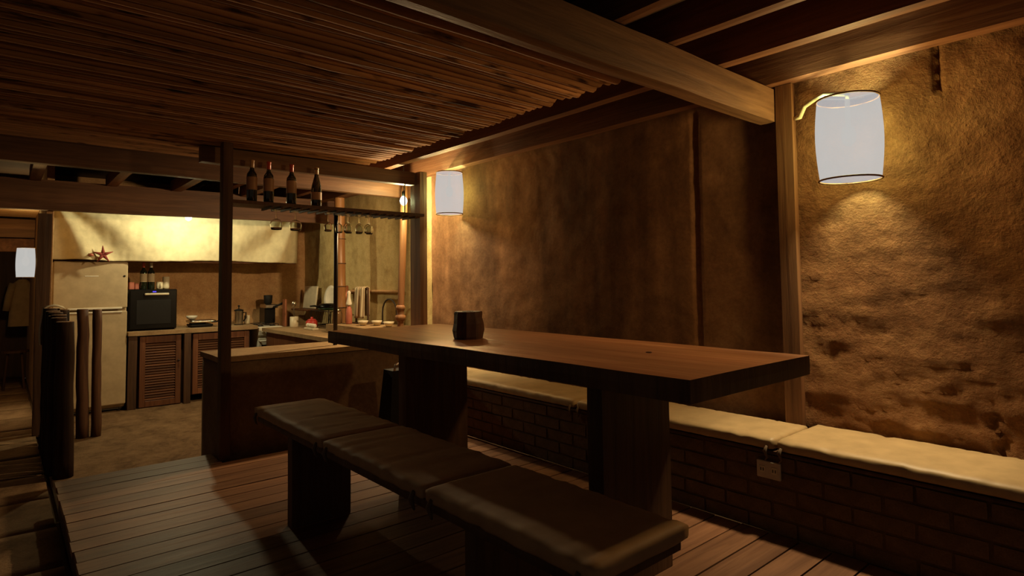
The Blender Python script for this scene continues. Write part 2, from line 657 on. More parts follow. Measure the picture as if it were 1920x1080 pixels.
slabs = [(0.85, 0.62), (0.62, 0.62), (0.95, 0.62)]
slab_me = [slab_mesh(i, w - 0.015, d - 0.015) for i, (w, d) in enumerate(slabs)]
for me in slab_me:
    me.materials.append(M['stone'])
fl = wpos(floor)
y = 0.6
row = 0
while y < 11.4:
    x = 0.275 if y < 7.1 else 0.29
    k = row % 3
    while x > -3.0:
        w, d = slabs[k]
        o = piece('slab', slab_me[k], floor, Vector((x - w / 2, y + 0.31, FZ - 0.028 + random.uniform(-0.002, 0.002))) - fl, (random.uniform(-.004, .004), random.uniform(-.004, .004), 0))
        x -= w
        k = (k + 1) % 3
    y += 0.62
    row += 1

# the deck
PITCH = 0.1415
deck = struct('floor', G().box(0.285, 0.0, FZ, 0.325, 4.49, -0.031), 'dark_post', 'raised timber deck of long brown planks under table and bench')
dk = wpos(deck)
for k in range(1, 3):
    mk('joist', G().box(0.325 + k * 1.1, 0.0, FZ, 0.37 + k * 1.1, 4.49, -0.031), 'dark_post', deck)


def plank_mesh(x0, x1, s):
    def fn(p):
        q = Vector(p)
        q.z += 0.0015 * fbm(q.x * 2 + s, q.y * 3, s)
        return q
    me = mesh_of('plank', seg_box(x0, -PITCH / 2 + 0.004, -0.031, x1, PITCH / 2 - 0.004, 0, 10, 1, 1, 0.0, fn))
    me.materials.append(M['plank'])
    return me


plank_full = [plank_mesh(0.275, 2.785, s) for s in (1.0, 4.0, 7.0)]
plank_short = plank_mesh(0.275, 1.155, 2.0)
y = 4.655
n = 0
while y > 0.05:
    me = plank_short if y - PITCH / 2 > 4.42 else plank_full[n % 3]
    if me is not plank_short and y > 4.485 - PITCH / 2 + 0.0:
        yc = min(y - PITCH / 2, 4.485 - PITCH / 2)
    else:
        yc = y - PITCH / 2
    piece('plank', me, deck, Vector((random.uniform(-0.006, 0.004), yc, random.uniform(-0.0015, 0.0005))) - dk)
    y -= PITCH
    n += 1

# roof boards above the rafters
roof = struct('ceiling', G().box(-3.2, -1.6, 2.445, XW + 0.24, 11.7, 2.50), 'roof', 'dark roof boards above the rafters')

struct('ceiling', G().box(0.36, 7.10, 2.125, XW - 0.04, 8.26, 2.15), 'roof', 'dark panel added over the kitchen shelves to keep bulb light below')  # unseen panel added so the kitchen bulb leaves the void above dark

# cane ceiling between the two cross beams
cane_root = bpy.data.objects.new('cane_ceiling', None)
COL.objects.link(cane_root)
cane_root.location = (0.6, 3.4, 2.20)
tag(cane_root, 'ceiling of long brown canes laid side by side', None, None, 'structure')


def cane_mesh(s):
    g = G()
    pts, rads = [], []
    n = 18
    r0 = 0.0265 + 0.003 * fbm(s, 1, 1)
    for i in range(n + 1):
        t = i / n
        x = -1.85 + 3.62 * t
        bend = 0.010 * fbm(x * 0.8 + s * 3, s, 2.0, 2)
        pts.append((x, bend, 0.007 * fbm(x * 1.1 + s * 5, s, 6.0, 2)))
        kn = 1 + (0.09 if (i + int(s)) % 5 == 0 else 0) + 0.05 * fbm(x * 2.5, s, 3.0, 2)
        rads.append((r0 * (0.92 + 0.12 * t)) * kn)
    g.tube(pts, rads, 9)
    me = mesh_of('cane', g, True)
    me.materials.append(M['cane'])
    return me


canes = [cane_mesh(float(s)) for s in range(8)]
cr = wpos(cane_root)
y = 1.62
k = 0
while y < 5.10:
    piece('cane', random.choice(canes), cane_root, Vector((0.57 + random.uniform(-0.02, 0.012), y, 2.221 + random.uniform(-0.009, 0.008))) - cr,
          (random.uniform(-3, 3), 0, random.uniform(-0.004, 0.004)))
    y += 0.0550 + random.uniform(-0.002, 0.003)


# ================================================================== BEAMS AND POSTS
def beam(g0, m, label, name='roof_beam', cat='beam', group=None):
    return one(name, g0, m, label, cat, group)


def wavy_beam(x0, y0, z0, x1, y1, z1, ax, amp=0.004, c=0.008, tilt=0.0):
    n = [1, 1, 1]
    n[ax] = max(8, int((x1 - x0, y1 - y0, z1 - z0)[ax] / 0.12))
    o = [2, 2, 2]
    o[ax] = n[ax]

    def fn(p):
        q = Vector(p)
        t = q[ax]
        for a in range(3):
            if a != ax:
                q[a] += amp * fbm(t * 1.6 + a * 7, x0 * 3 + y0, z0 * 5, 2)
        q.z += tilt * (q[0] - x0)
        return q
    return seg_box(x0, y0, z0, x1, y1, z1, *o, c, fn)


beam(wavy_beam(-1.4, 1.495, 2.05, 3.19, 1.585, 2.235, 0), 'beam', 'thick pale brown cross beam in the foreground ending at the near post', 'cross_beam')
beam(wavy_beam(1.05, 4.60, 2.072, 2.805, 4.68, 2.192, 0), 'beam', 'brown cross beam over the hanging bottle shelf', 'cross_beam')
beam(wavy_beam(-2.6, 5.16, 2.04, 3.2, 5.24, 2.225, 0), 'lintel', 'cross beam at the far edge of the cane ceiling', 'cross_beam')
beam(wavy_beam(-2.6, 7.0, 1.878, 3.2, 7.075, 2.165, 0, tilt=0.009), 'lintel', 'deep brown lintel beam over the kitchen opening and curtain', 'lintel_beam')
beam(wavy_beam(3.12, -1.5, 2.245, 3.215, 8.2, 2.42, 1), 'purlin', 'reddish roof rafter lying along the top of the mud wall', 'rafter', 'beam')
beam(wavy_beam(2.64, -1.5, 2.245, 2.715, 8.2, 2.42, 1), 'purlin', 'roof rafter second from the mud wall', 'rafter', 'beam')
beam(wavy_beam(2.235, -1.5, 2.255, 2.30, 8.2, 2.42, 1), 'purlin', 'roof rafter third from the mud wall, above the cane ends', 'rafter', 'beam')
beam(wavy_beam(1.87, -1.5, 2.255, 1.94, 8.2, 2.42, 1), 'purlin', 'roof rafter fourth from the mud wall, near top centre', 'rafter', 'beam')
for x, lab in ((0.21, 'short ceiling rafter above the doorway at far left'), (0.80, 'short slanting ceiling rafter above the fridge'), (1.37, 'short ceiling rafter above the kitchen bulb'),
               (2.05, 'short ceiling rafter behind the hanging bottles'), (2.90, 'short ceiling rafter behind the shelf bulb')):
    beam(wavy_beam(x - 0.045, 5.25, 2.175, x + 0.045, 7.09, 2.30, 1), 'purlin', lab, 'rafter', 'beam')

one('wooden_post', wavy_beam(3.174, 1.40, 0.0, 3.222, 1.492, 2.244, 2, 0.003), 'post', 'reddish wooden post against the wall beside the large lamp', 'post')
one('wooden_post', wavy_beam(1.1455, 4.40, 0.0, 1.212, 4.487, 2.19, 2, 0.002, 0.005), 'dark_post', 'dark square post at the corner of the bar counter', 'post')
one('wooden_post', wavy_beam(2.81, 4.532, 0.0, 2.888, 4.70, 2.19, 2, 0.003), 'post', 'brown wooden post left of the far wall lamp', 'post')
one('wooden_post', wavy_beam(0.236, 7.0, FZ, 0.343, 7.1, 1.878, 2, 0.004), 'dark_post', 'dark wooden post left of the fridge and curtain', 'post')
one('shelf_pole', G().tube([(2.080, 4.66, 0.695), (2.083, 4.66, 1.2), (2.083, 4.66, 1.77)], 0.017, 10), 'iron', 'thin black pole standing on the counter under the shelf', 'pole', smooth=True)

bam = thing('bamboo_pole', (2.92, 6.42, 0.70), 'thick bamboo pole with ringed nodes behind the hanging glasses', 'pole')
zs = [0.70, 0.92, 1.16, 1.42, 1.70, 1.98, 2.17]
pts, rads = [], []
for i, z in enumerate(zs):
    for dz, r in ((-0.012, 0.058), (0, 0.062), (0.012, 0.058)):
        if (i == 0 and dz < 0) or (i == len(zs) - 1 and dz > 0):
            continue
        pts.append((2.92 + 0.01 * math.sin(z * 2), 6.42, z + dz))
        rads.append(r if 0 < i < len(zs) - 1 else 0.058)
mk('culm', G().tube(pts, rads, 14), 'bamboo', bam, True)
for z in zs[1:-1]:
    g = G()
    ring = [(2.92 + 0.01 * math.sin(z * 2) + 0.060 * math.cos(a * PI / 8), 6.42 + 0.060 * math.sin(a * PI / 8), z) for a in range(16)]
    g.tube(ring, 0.006, 6, closed=True)
    mk('node_ring', g, 'dark_post', bam, True)

pp = thing('slender_pole', (2.93, 5.05, FZ), 'slender reddish pole with a turned ring beside the brown post', 'pole')
mk('shaft', G().tube([(2.90, 5.05, 0.0), (2.91, 5.05, 0.8), (2.935, 5.05, 1.5), (2.96, 5.05, 2.2)], [0.034, 0.030, 0.034, 0.036], 12), 'post', pp, True)
mk('turned_ring', G().lathe([(0.034, 0), (0.05, 0.015), (0.05, 0.05), (0.036, 0.06), (0.036, 0.10), (0.045, 0.11), (0.045, 0.135), (0.034, 0.15)], (2.91, 5.05, 0.83), 14), 'post', pp, True)

# dado ledge and lower wall on the kitchen side
struct('trim_1', seg_box(3.20, 5.58, 1.085, 3.255, 6.85, 1.115, 2, 24, 2, 0.006, lambda p: (p.x, p.y, p.z + 0.004 * fbm(p.y * 3, 1, 1))), 'kwall', 'narrow plaster ledge along the kitchen side wall', True)


# ================================================================== LAMPS
def wall_lamp(c, r, z0, z1, spec, label, post=None):
    t = thing('wall_lamp', (c[0], c[1], z0), label, 'lamp')
    h = z1 - z0
    prof = []
    for i in range(9):
        s = i / 8
        prof.append((r * (0.93 + 0.09 * math.sin(PI * s)), z0 + h * s))
    seg = 36
    g = G()
    vs, fs = [], []
    for rr, z in prof:
        for k in range(seg):
            a = 2 * PI * k / seg
            q = rr * (1 + 0.012 * math.sin(4 * a + z * 6) + 0.01 * math.sin(9 * a))
            vs.append((c[0] + q * math.cos(a), c[1] + q * math.sin(a), z))
    for i in range(8):
        for k in range(seg):
            l = (k + 1) % seg
            fs.append((i * seg + k, i * seg + l, (i + 1) * seg + l, (i + 1) * seg + k))
    g.add(vs, fs)
    mk('lamp_shade', g, 'shade', t, True)
    for z, rr in ((z0 - 0.004, r * 0.95), (z1 + 0.004, r * 0.95)):
        ring = [(c[0] + rr * math.cos(2 * PI * k / 28), c[1] + rr * math.sin(2 * PI * k / 28), z) for k in range(28)]
        mk('wire_ring', G().tube(ring, 0.0045, 6, closed=True), 'post', t, True)
    mk('bulb', G().lathe([(0.012, -0.05), (0.026, -0.035), (0.034, 0), (0.026, 0.035), (0.01, 0.05)], (c[0], c[1], z0 + h * 0.55), 12), 'lamp_glow', t, True)
    g = G()
    g.tube([(c[0], c[1], z0 + h * 0.55 + 0.05), (c[0], c[1], z1 + 0.004)], 0.012, 8)
    for k in range(3):
        a = k * 2 * PI / 3 + 0.4
        g.tube([(c[0], c[1], z1 + 0.004), (c[0] + r * 0.95 * math.cos(a), c[1] + r * 0.95 * math.sin(a), z1 + 0.004)], 0.0035, 6)
    mk('bulb_holder', g, 'lamp_glow', t)  # holder made to glow like the bulb so it blends into the shade
    if post:
        px, py, pz = post
        g = G()
        g.tube([(px, py, pz - 0.03), (px, py - 0.03, pz - 0.03), (px - 0.01, py - 0.06, pz + 0.02), (px - 0.02, py - 0.12, pz + 0.045), ((px + c[0]) / 2, (py + c[1]) / 2 - 0.03, pz + 0.05), (c[0], c[1], z1 + 0.03), (c[0], c[1], z1 + 0.004)], 0.011, 8)
        mk('bracket', g, 'canvas', t, True, label='pale curved metal hook')
    light('lamp_light', (c[0], c[1], z0 + h * 0.55), spec, t, 0.055)
    return t


wall_lamp((3.085, 1.095), 0.142, 1.672, 2.055, LAMP_NEAR, 'large glowing drum lamp on the rough wall at right', (3.2, 1.40, 2.08))
wall_lamp((3.085, 4.47), 0.128, 1.82, 2.19, LAMP_FAR, 'glowing drum lamp on the mud wall behind the table', None)
wall_lamp((0.188, 8.3), 0.082, 1.30, 1.612, LAMP_ROOM, 'small glowing drum lamp in the doorway at far left', None)


def bare_bulb(c, top, spec, label, name='bare_bulb'):
    t = thing(name, (c[0], c[1], c[2] - 0.045), label, 'bulb')
    mk('bulb', G().lathe([(0.010, -0.042), (0.028, -0.028), (0.036, 0), (0.028, 0.026), (0.014, 0.045)], c, 14), 'bulb', t, True)
    mk('bulb_holder', G().lathe([(0.016, 0.045), (0.017, 0.085), (0.006, 0.095)], c, 10), 'black_matt', t, True)
    if top - c[2] > 0.1:
        mk('cord', G().tube([(c[0], c[1], c[2] + 0.09), (c[0], c[1], top)], 0.004, 6), 'black_matt', t)
    light('bulb_light', c, spec, t, 0.035)
    return t


bare_bulb((2.83, 4.85, 1.958), 2.445, BULB_SHELF, 'bare lit bulb above the right end of the bottle shelf')
bare_bulb((1.515, 7.14, 1.93), 2.2, BULB_KITCHEN, 'bare lit bulb under the lintel in front of the curtain')

# ================================================================== TABLE
TX0, TX1, TY0, TY1, TZ = 1.57, 2.40, 1.02, 3.63, 0.90
tbl = thing('dining_table', (1.98, 2.3, 0), 'long heavy wooden table with thick top on two slab legs', 'table')


def top_fn(p):
    q = Vector(p)
    q.z += 0.002 * fbm(q.x * 2, q.y * 2, 1)
    if abs(q.x - TX0) < 0.02:
        q.x += 0.006 * fbm(q.y * 1.1, 3, q.z * 2)
    return q


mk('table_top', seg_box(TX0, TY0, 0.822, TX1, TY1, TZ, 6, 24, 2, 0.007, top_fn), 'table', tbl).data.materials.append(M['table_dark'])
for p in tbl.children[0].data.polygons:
    p.material_index = 0 if p.normal.z > 0.5 else 1  # sides take the dark wood: their unlit look is put into the colour
for y0 in (1.508, 2.955):
    mk('leg', wavy_beam(1.735, y0, 0.0, 2.166, y0 + 0.08, 0.822, 2, 0.003, 0.006), 'table_dark', tbl)
mk('knot', G().lathe([(0.012, 0), (0.014, 0.002), (0.010, 0.0035)], (2.026, 1.506, TZ), 9, wob=0.15), 'block', tbl, label='black knot in the table top')

blk = thing('wood_block', (1.88, 2.56, TZ), 'dark rough log block standing on the table', 'wood block')
ph = random.Random(4)
prof = []
g = G()
vs, fs = [], []
K = 11
offs = [1 + ph.uniform(-0.14, 0.14) for _ in range(K)]
for z, s in ((0, 0.96), (0.012, 1.0), (0.045, 1.04), (0.08, 1.0), (0.11, 0.94), (0.135, 0.92), (0.142, 0.88)):
    for k in range(K):
        a = 2 * PI * k / K
        r = 0.083 * s * offs[k] * (1 + 0.03 * math.sin(z * 70 + k))
        vs.append((1.88 + r * math.cos(a), 2.56 + r * math.sin(a), TZ + z))
for i in range(6):
    for k in range(K):
        l = (k + 1) % K
        fs.append((i * K + k, i * K + l, (i + 1) * K + l, (i + 1) * K + k))
fs.append(tuple(range(K))[::-1])
fs.append(tuple(6 * K + k for k in range(K)))
mk('block_body', g.add(vs, fs), 'block', blk)
mk('cup_hole', G().lathe([(0.030, 0), (0.030, 0.003), (0.022, 0.003)], (1.88, 2.56, TZ + 0.141), 14), 'black_matt', blk)


# ================================================================== BENCH
def cushion_geo(x0, x1, y0, y1, z0, z1, seed, wr=1.0, r=0.02, axis_u=0):
    nx, ny = max(8, int((x1 - x0) / 0.035)), max(8, int((y1 - y0) / 0.02))

    def fn(p):
        q = Vector(p)
        u = (q.x - x0) / (x1 - x0)
        w = (q.y - y0) / (y1 - y0)
        b = (max(0.0, 4 * u * (1 - u))) ** 0.35 * (max(0.0, 4 * w * (1 - w))) ** 0.12
        if q.z > (z0 + z1) / 2:
            edge = 1 - abs(2 * u - 1)
            q.z += 0.004 * b
            cr = fbm(q.x * 2.2 + seed, q.y * 13 + 2 * q.x, seed, 4)
            q.z += wr * 0.0035 * cr * (0.6 + 0.6 * (1 - min(1, edge * 2)))
            q.z -= wr * 0.012 * max(0, fbm(q.x * 1.4 + seed * 2, q.y * 20, seed + 5, 2)) ** 2
        else:
            pass
        if min(u, 1 - u) < 0.04:
            q.x += wr * 0.006 * fbm(q.y * 16, q.z * 14, seed, 3)
        if min(w, 1 - w) < 0.04:
            q.y += wr * 0.005 * fbm(q.x * 12, q.z * 14, seed, 3)
        return q
    return seg_box(x0, y0, z0, x1, y1, z1, nx, ny, 4, r, fn)


bn = thing('dining_bench', (1.26, 2.2, 0), 'long low wooden bench in front of the table', 'bench')
mk('seat_board', wavy_beam(1.075, 0.975, 0.452, 1.44, 3.40, 0.484, 1, 0.002, 0.005), 'table_dark', bn)
for y0 in (1.47, 2.965):
    mk('leg', wavy_beam(1.104, y0, 0.0, 1.414, y0 + 0.06, 0.452, 2, 0.002, 0.004), 'table_dark', bn)
for i, (y0, y1, lab) in enumerate(((2.510, 3.415, 'brown cushion on the far end of the bench, next to the counter'),
                                   (1.702, 2.504, 'brown cushion on the middle of the bench'),
                                   (0.955, 1.694, 'brown cushion on the near end of the bench'))):
    t = thing('bench_cushion', (1.255, (y0 + y1) / 2, 0.484), lab, 'cushion', 'cushions on the wooden bench')
    mk('cover', cushion_geo(1.06, 1.452, y0, y1, 0.485, 0.528, 3.1 + i * 4, 1.0, 0.012), 'cushion2', t, True)
    for yy in (y0 + 0.05, y1 - 0.05):
        g = G()
        g.tube([(1.058, yy, 0.505), (1.05, yy + 0.006, 0.48), (1.054, yy - 0.004, 0.455), (1.066, yy + 0.01, 0.44)], [0.007, 0.009, 0.006, 0.004], 6)
        mk('tie', g, 'tie', t, True)

# ================================================================== BRICK BENCH ALONG THE WALL
XB = 2.784
bb = thing('brick_bench', (3.0, 1.7, 0), 'low brick bench running along the foot of the mud wall', 'bench')
mk('mortar_core', G().box(XB + 0.007, -1.2, 0.0, 3.17, 4.35, 0.372), 'mortar', bb)
bw, bh = 0.235, 0.0725
bricks = []
for s in range(5):
    def bf(p, s=s):
        q = Vector(p)
        return (q.x + 0.003 * fbm(q.y * 9 + s, q.z * 9, s), q.y + 0.004 * fbm(q.y * 5, q.z * 9, s + 3.0), q.z + 0.003 * fbm(q.y * 6 + s, 2, q.x))
    me = mesh_of('brick', seg_box(0, -bw / 2 + 0.005, 0.004, 0.07, bw / 2 - 0.005, bh - 0.004, 1, 4, 2, 0.004, bf))
    me.materials.append(M['brick'])
    bricks.append(me)
bl = wpos(bb)
for c in range(5):
    y = -1.2 + (bw / 2 if c % 2 else bw)
    while y < 4.3:
        piece('brick', random.choice(bricks), bb, Vector((XB + random.uniform(-0.003, 0.004), y, c * 0.0735)) - bl, (0, 0, random.uniform(-.01, .01)))
        y += bw
mk('ledge_board', wavy_beam(XB - 0.006, -1.2, 0.3695, 3.17, 4.35, 0.386, 1, 0.002, 0.004), 'dark_post', bb)


def notch_cushion():
    # the near cushion fills the space up to the wall and is cut out round the post
    g = cushion_geo(XB - 0.018, 3.165, -1.15, 1.352, 0.387, 0.442, 21.0, 0.9, 0.02)
    return g


for (y0, y1, lab, sd, x1) in ((1.36, 2.63, 'tan seat cushion on the brick bench between table legs and post', 14.0, 3.165),
                              (2.64, 4.32, 'tan seat cushion on the far end of the brick bench behind the table', 17.0, 3.165),
                              (-1.15, 1.352, 'tan seat cushion on the brick bench under the large lamp', 21.0, 3.235)):
    t = thing('seat_cushion', (2.98, (y0 + y1) / 2, 0.386), lab, 'cushion', 'cushions on the brick bench')
    mk('cover', cushion_geo(XB - 0.018, x1, y0, y1, 0.387, 0.444, sd, 0.9, 0.022), 'cushion', t, True)
    for yy in (y0 + 0.03, y1 - 0.03):
        g = G()
        g.tube([(XB - 0.02, yy, 0.41), (XB - 0.028, yy + 0.008, 0.385), (XB - 0.02, yy, 0.355), (XB - 0.022, yy + 0.012, 0.34)], [0.006, 0.009, 0.006, 0.003], 6)
        mk('tie', g, 'tie', t, True)

sk = thing('wall_socket', (XB, 1.39, 0.295), 'pale double wall socket set in the brick bench front', 'socket')
mk('plate', G().box(XB - 0.016, 1.332, 0.255, XB - 0.002, 1.446, 0.335, 0.003), 'socket', sk)
for yy in (1.36, 1.418):
    mk('outlet', G().box(XB - 0.018, yy - 0.014, 0.28, XB - 0.015, yy + 0.014, 0.312, 0.001), 'cream', sk)
    g = G()
    g.box(XB - 0.0187, yy - 0.008, 0.288, XB - 0.0179, yy - 0.004, 0.302)
    g.box(XB - 0.0187, yy + 0.004, 0.288, XB - 0.0179, yy + 0.008, 0.302)
    tag(mk('slot', g, 'black_matt', sk), kind='stuff')

# ================================================================== BAR COUNTER
ct = thing('bar_counter', (1.97, 4.75, FZ), 'brown plastered bar counter dividing deck and kitchen', 'counter')
mk('body', seg_box(1.168, 4.495, FZ, 2.80, 5.0, 0.65, 24, 8, 12, 0.012, lambda p: (p.x, p.y + 0.004 * fbm(p.x * 3, p.z * 3, 1), p.z)), 'counter', ct, True)
mk('counter_top', seg_box(1.155, 4.488, 0.65, 2.805, 5.02, 0.694, 24, 8, 1, 0.01, lambda p: (p.x, p.y + 0.003 * fbm(p.x * 3, 1, 1), p.z + 0.002 * fbm(p.x * 4, p.y * 4, 1))), 'worktop', ct)

# dark tapered bin beside the far table leg
bg = thing('floor_bin', (2.34, 4.1, 0), 'dark tapered bin with metal clasp behind the far table leg', 'bin')
g = G()
vs = []
for z, hw in ((0, 0.13), (0.30, 0.105), (0.53, 0.085)):
    for sx, sy in ((-1, -1), (1, -1), (1, 1), (-1, 1)):
        vs.append((2.34 + sx * hw, 4.1 + sy * hw * 0.8, z))
fs = [(3, 2, 1, 0), (8, 9, 10, 11)]
for i in (0, 4):
    for k in range(4):
        l = (k + 1) % 4
        fs.append((i + k, i + l, i + 4 + l, i + 4 + k))
mk('bin_body', g.add(vs, fs), 'black_matt', bg)
mk('clasp', G().tube([(2.27, 4.03, 0.53), (2.28, 4.03, 0.575), (2.33, 4.03, 0.585), (2.40, 4.03, 0.56), (2.41, 4.03, 0.53)], 0.009, 8), 'steel', bg, True)

# ================================================================== HANGING SHELF
TILT = 0.0
sh = thing('hanging_shelf', (2.0, 4.55, 1.76), 'dark hanging shelf board above the bar with slots for glasses', 'shelf')


def shz(x):
    return 1.80 + TILT * (x - 1.22)


def shelf_fn(p):
    return (p.x, p.y, p.z + TILT * (p.x - 1.22))


mk('board', seg_box(1.213, 4.455, 1.773, 2.81, 4.69, 1.7995, 20, 3, 1, 0.003, shelf_fn), 'dark_post', sh)
for x in [1.50 + 0.072 * i for i in range(18)]:
    mk('glass_rail', G().box(x - 0.007, 4.46, 1.757 + TILT * (x - 1.22), x + 0.007, 4.685, 1.7725 + TILT * (x - 1.22)), 'dark_post', sh)
for x in (1.235, 2.72):
    mk('hanger', G().tube([(x, 4.64, shz(x)), (x, 4.64, 2.072)], 0.005, 6), 'iron', sh)


def wine_bottle(loc, label, kind, group, cap='capsule', lab='label'):
    t = thing('wine_bottle', loc, label, 'bottle', group)
    if kind == 'bordeaux':
        prof = [(0.033, 0), (0.0365, 0.006), (0.0365, 0.185), (0.033, 0.205), (0.018, 0.228), (0.0142, 0.245), (0.0138, 0.295), (0.0155, 0.297), (0.0155, 0.305), (0.013, 0.307)]
    else:
        prof = [(0.036, 0), (0.0395, 0.006), (0.0395, 0.13), (0.036, 0.16), (0.026, 0.20), (0.017, 0.235), (0.014, 0.26), (0.0138, 0.29), (0.016, 0.292), (0.016, 0.30), (0.013, 0.302)]
    mk('glass_body', G().lathe(prof, (0, 0, 0), 20), 'bottle', t, True, world=False)
    z0, z1 = (0.085, 0.18) if kind == 'bordeaux' else (0.05, 0.11)
    r = prof[1][0] + 0.0006
    mk('paper_label', G().lathe([(r, z0), (r, z1)], (0, 0, 0), 20, False, False), lab, t, True, world=False)
    mk('capsule', G().lathe([(0.0150, 0.25), (0.0148, 0.296), (0.0165, 0.297), (0.0165, 0.307), (0.012, 0.309)], (0, 0, 0), 14, False, True), cap, t, True, world=False)
    return t


wine_bottle((1.372, 4.52, shz(1.372)), 'dark wine bottle with tan capsule, leftmost on the hanging shelf', 'bordeaux', 'bottles on the hanging shelf', 'capsule_tan')
wine_bottle((1.492, 4.52, shz(1.492)), 'dark wine bottle with red capsule, second from left on the hanging shelf', 'bordeaux', 'bottles on the hanging shelf', 'capsule')
wine_bottle((1.662, 4.52, shz(1.662)), 'dark wine bottle with narrow label, third from left on the hanging shelf', 'bordeaux', 'bottles on the hanging shelf', 'capsule')
wine_bottle((1.858, 4.52, shz(1.858)), 'slope-shouldered dark wine bottle, rightmost on the hanging shelf', 'burgundy', 'bottles on the hanging shelf', 'capsule_tan')


def wine_glass(label, group, big):
    # hangs upside down by its foot from the rails; origin at the foot
    t = thing('wine_glass', (0, 0, 0), label, 'glass', group)
    rb = 0.045 if big else 0.032
    hb = 0.085 if big else 0.078
    st = 0.055 if big else 0.06
    mk('foot', G().lathe([(0.032, 0), (0.033, -0.002), (0.012, -0.005), (0.005, -0.010)][::-1], (0, 0, 0), 18), 'glass', t, True, world=False)
    mk('stem', G().lathe([(0.004, -0.010 - st), (0.0035, -0.010)], (0, 0, 0), 8, False, False), 'glass', t, True, world=False)
    z = -0.010 - st
    pr = [(0.005, z), (rb * 0.6, z - hb * 0.12), (rb * 0.92, z - hb * 0.3), (rb, z - hb * 0.5), (rb * 0.93, z - hb * 0.8), (rb * 0.82, z - hb)]
    inn = [(max(0.001, r - 0.0015), zz + (0 if i else -0.002)) for i, (r, zz) in enumerate(pr)]
    mk('bowl', G().lathe((pr + inn[::-1])[::-1], (0, 0, 0), 20, False, False), 'glass', t, True, world=False)
    return t


xs_big = [(1.565, 'large wine glass hanging upside down, leftmost under the shelf'), (1.711, 'large wine glass hanging upside down, second from left under the shelf')]
xs_small = [(1.955, 'narrow wine glass hanging upside down left of the black pole'), (2.085, 'narrow wine glass hanging just right of the black pole'),
            (2.118, 'narrow wine glass hanging in the back row right of the black pole'), (2.167, 'narrow wine glass hanging before the bamboo pole'),
            (2.223, 'narrow wine glass hanging right of the bamboo pole, middle of the row'), (2.262, 'narrow wine glass hanging at the back, third from the right end'),
            (2.30, 'narrow wine glass hanging second from the right end'), (2.356, 'narrow wine glass hanging at the right end of the row')]
proto = None
for i, (x, lab) in enumerate(xs_big):
    loc = (x, 4.56, 1.7565 + TILT * (x - 1.22))
    if proto is None:
        proto = wine_glass(lab, 'glasses hanging under the shelf', True)
        proto.location = loc
    else:
        dup(proto, loc, lab)
proto = None
for i, (x, lab) in enumerate(xs_small):
    loc = (x, 4.52 + 0.085 * (i % 2), 1.7565 + TILT * (x - 1.22))
    if proto is None:
        proto = wine_glass(lab, 'glasses hanging under the shelf', False)
        proto.location = loc
    else:
        dup(proto, loc, lab)

# ================================================================== KITCHEN: FRIDGE
YF = 7.70
fr = thing('fridge', (0.72, 7.98, FZ), 'tall cream fridge freezer standing left of the black oven', 'fridge')
mk('cabinet', G().box(0.392, YF + 0.055, -0.12, 1.048, 8.25, 1.455, 0.01), 'fridge', fr)
d = mk('freezer_door', G().box(0.392, YF, 0.952, 1.048, YF + 0.05, 1.455, 0.012), 'fridge', fr)
mk('handle', G().box(0.52, YF - 0.012, 0.945, 1.0, YF + 0.03, 0.965, 0.004), 'white', d)
mk('badge', G().box(0.66, YF - 0.003, 1.295, 0.78, YF + 0.002, 1.305, 0.001), 'white', d)
kh = mk('keyhole', G().lathe([(0.011, 0), (0.011, 0.004), (0.008, 0.005)], (0, 0, 0), 10), 'black_matt', d, True, world=False)
kh.location = Vector((1.015, YF - 0.001, 1.30)) - wpos(fr)
kh.rotation_euler = (PI / 2, 0, 0)
d2 = mk('fridge_door', G().box(0.392, YF, -0.085, 1.048, YF + 0.05, 0.925, 0.012), 'fridge', fr)
mk('handle', G().box(0.52, YF - 0.012, 0.905, 1.0, YF + 0.03, 0.922, 0.004), 'white', d2)
mk('plinth', G().box(0.41, YF + 0.07, -0.14, 1.03, 8.2, -0.12), 'fridge_dark', fr)
for x in (0.44, 1.0):
    mk('foot', G().lathe([(0.022, 0), (0.022, 0.03), (0.016, 0.04)], (x, YF + 0.09, FZ), 10), 'black_matt', fr)


# ================================================================== KITCHEN: CABINETS
def louvre_cabinet(x0, x1, z0, z1, label, slats=22):
    t = thing('louvred_cabinet', ((x0 + x1) / 2, YF + 0.25, z0), label, 'cabinet')
    mk('carcass', G().box(x0, YF + 0.05, z0, x1, 8.24, z1), 'dark_post', t)
    dx0, dx1 = x0 + 0.02, x1 - 0.02
    dr = mk('door', G().box(dx0, YF, z0 + 0.01, dx0 + 0.055, YF + 0.035, z1 - 0.01, 0.003)
            .box(dx1 - 0.055, YF, z0 + 0.01, dx1, YF + 0.035, z1 - 0.01, 0.003)
            .box(dx0 + 0.055, YF, z1 - 0.085, dx1 - 0.055, YF + 0.035, z1 - 0.01, 0.003)
            .box(dx0 + 0.055, YF, z0 + 0.01, dx1 - 0.055, YF + 0.035, z0 + 0.075, 0.003), 'cabinet', t)
    zz0, zz1 = z0 + 0.078, z1 - 0.088
    me = mesh_of('slat', G().box(-(dx1 - dx0 - 0.11) / 2, -0.004, -0.0135, (dx1 - dx0 - 0.11) / 2, 0.004, 0.0135, 0.001))
    me.materials.append(M['slat'])
    for i in range(slats):
        z = zz0 + (zz1 - zz0) * (i + 0.5) / slats
        piece('slat', me, dr, Vector(((dx0 + dx1) / 2, YF + 0.018, z)) - wpos(t), (-0.75, 0, 0))
    kn = mk('knob', G().lathe([(0.006, 0), (0.006, 0.012), (0.013, 0.018), (0.010, 0.028)], (0, 0, 0), 10), 'iron', dr, True, world=False)
    kn.location = Vector((dx1 - 0.025, YF, (z0 + z1) / 2 + 0.1)) - wpos(t)
    kn.rotation_euler = (PI / 2, 0, 0)
    return t


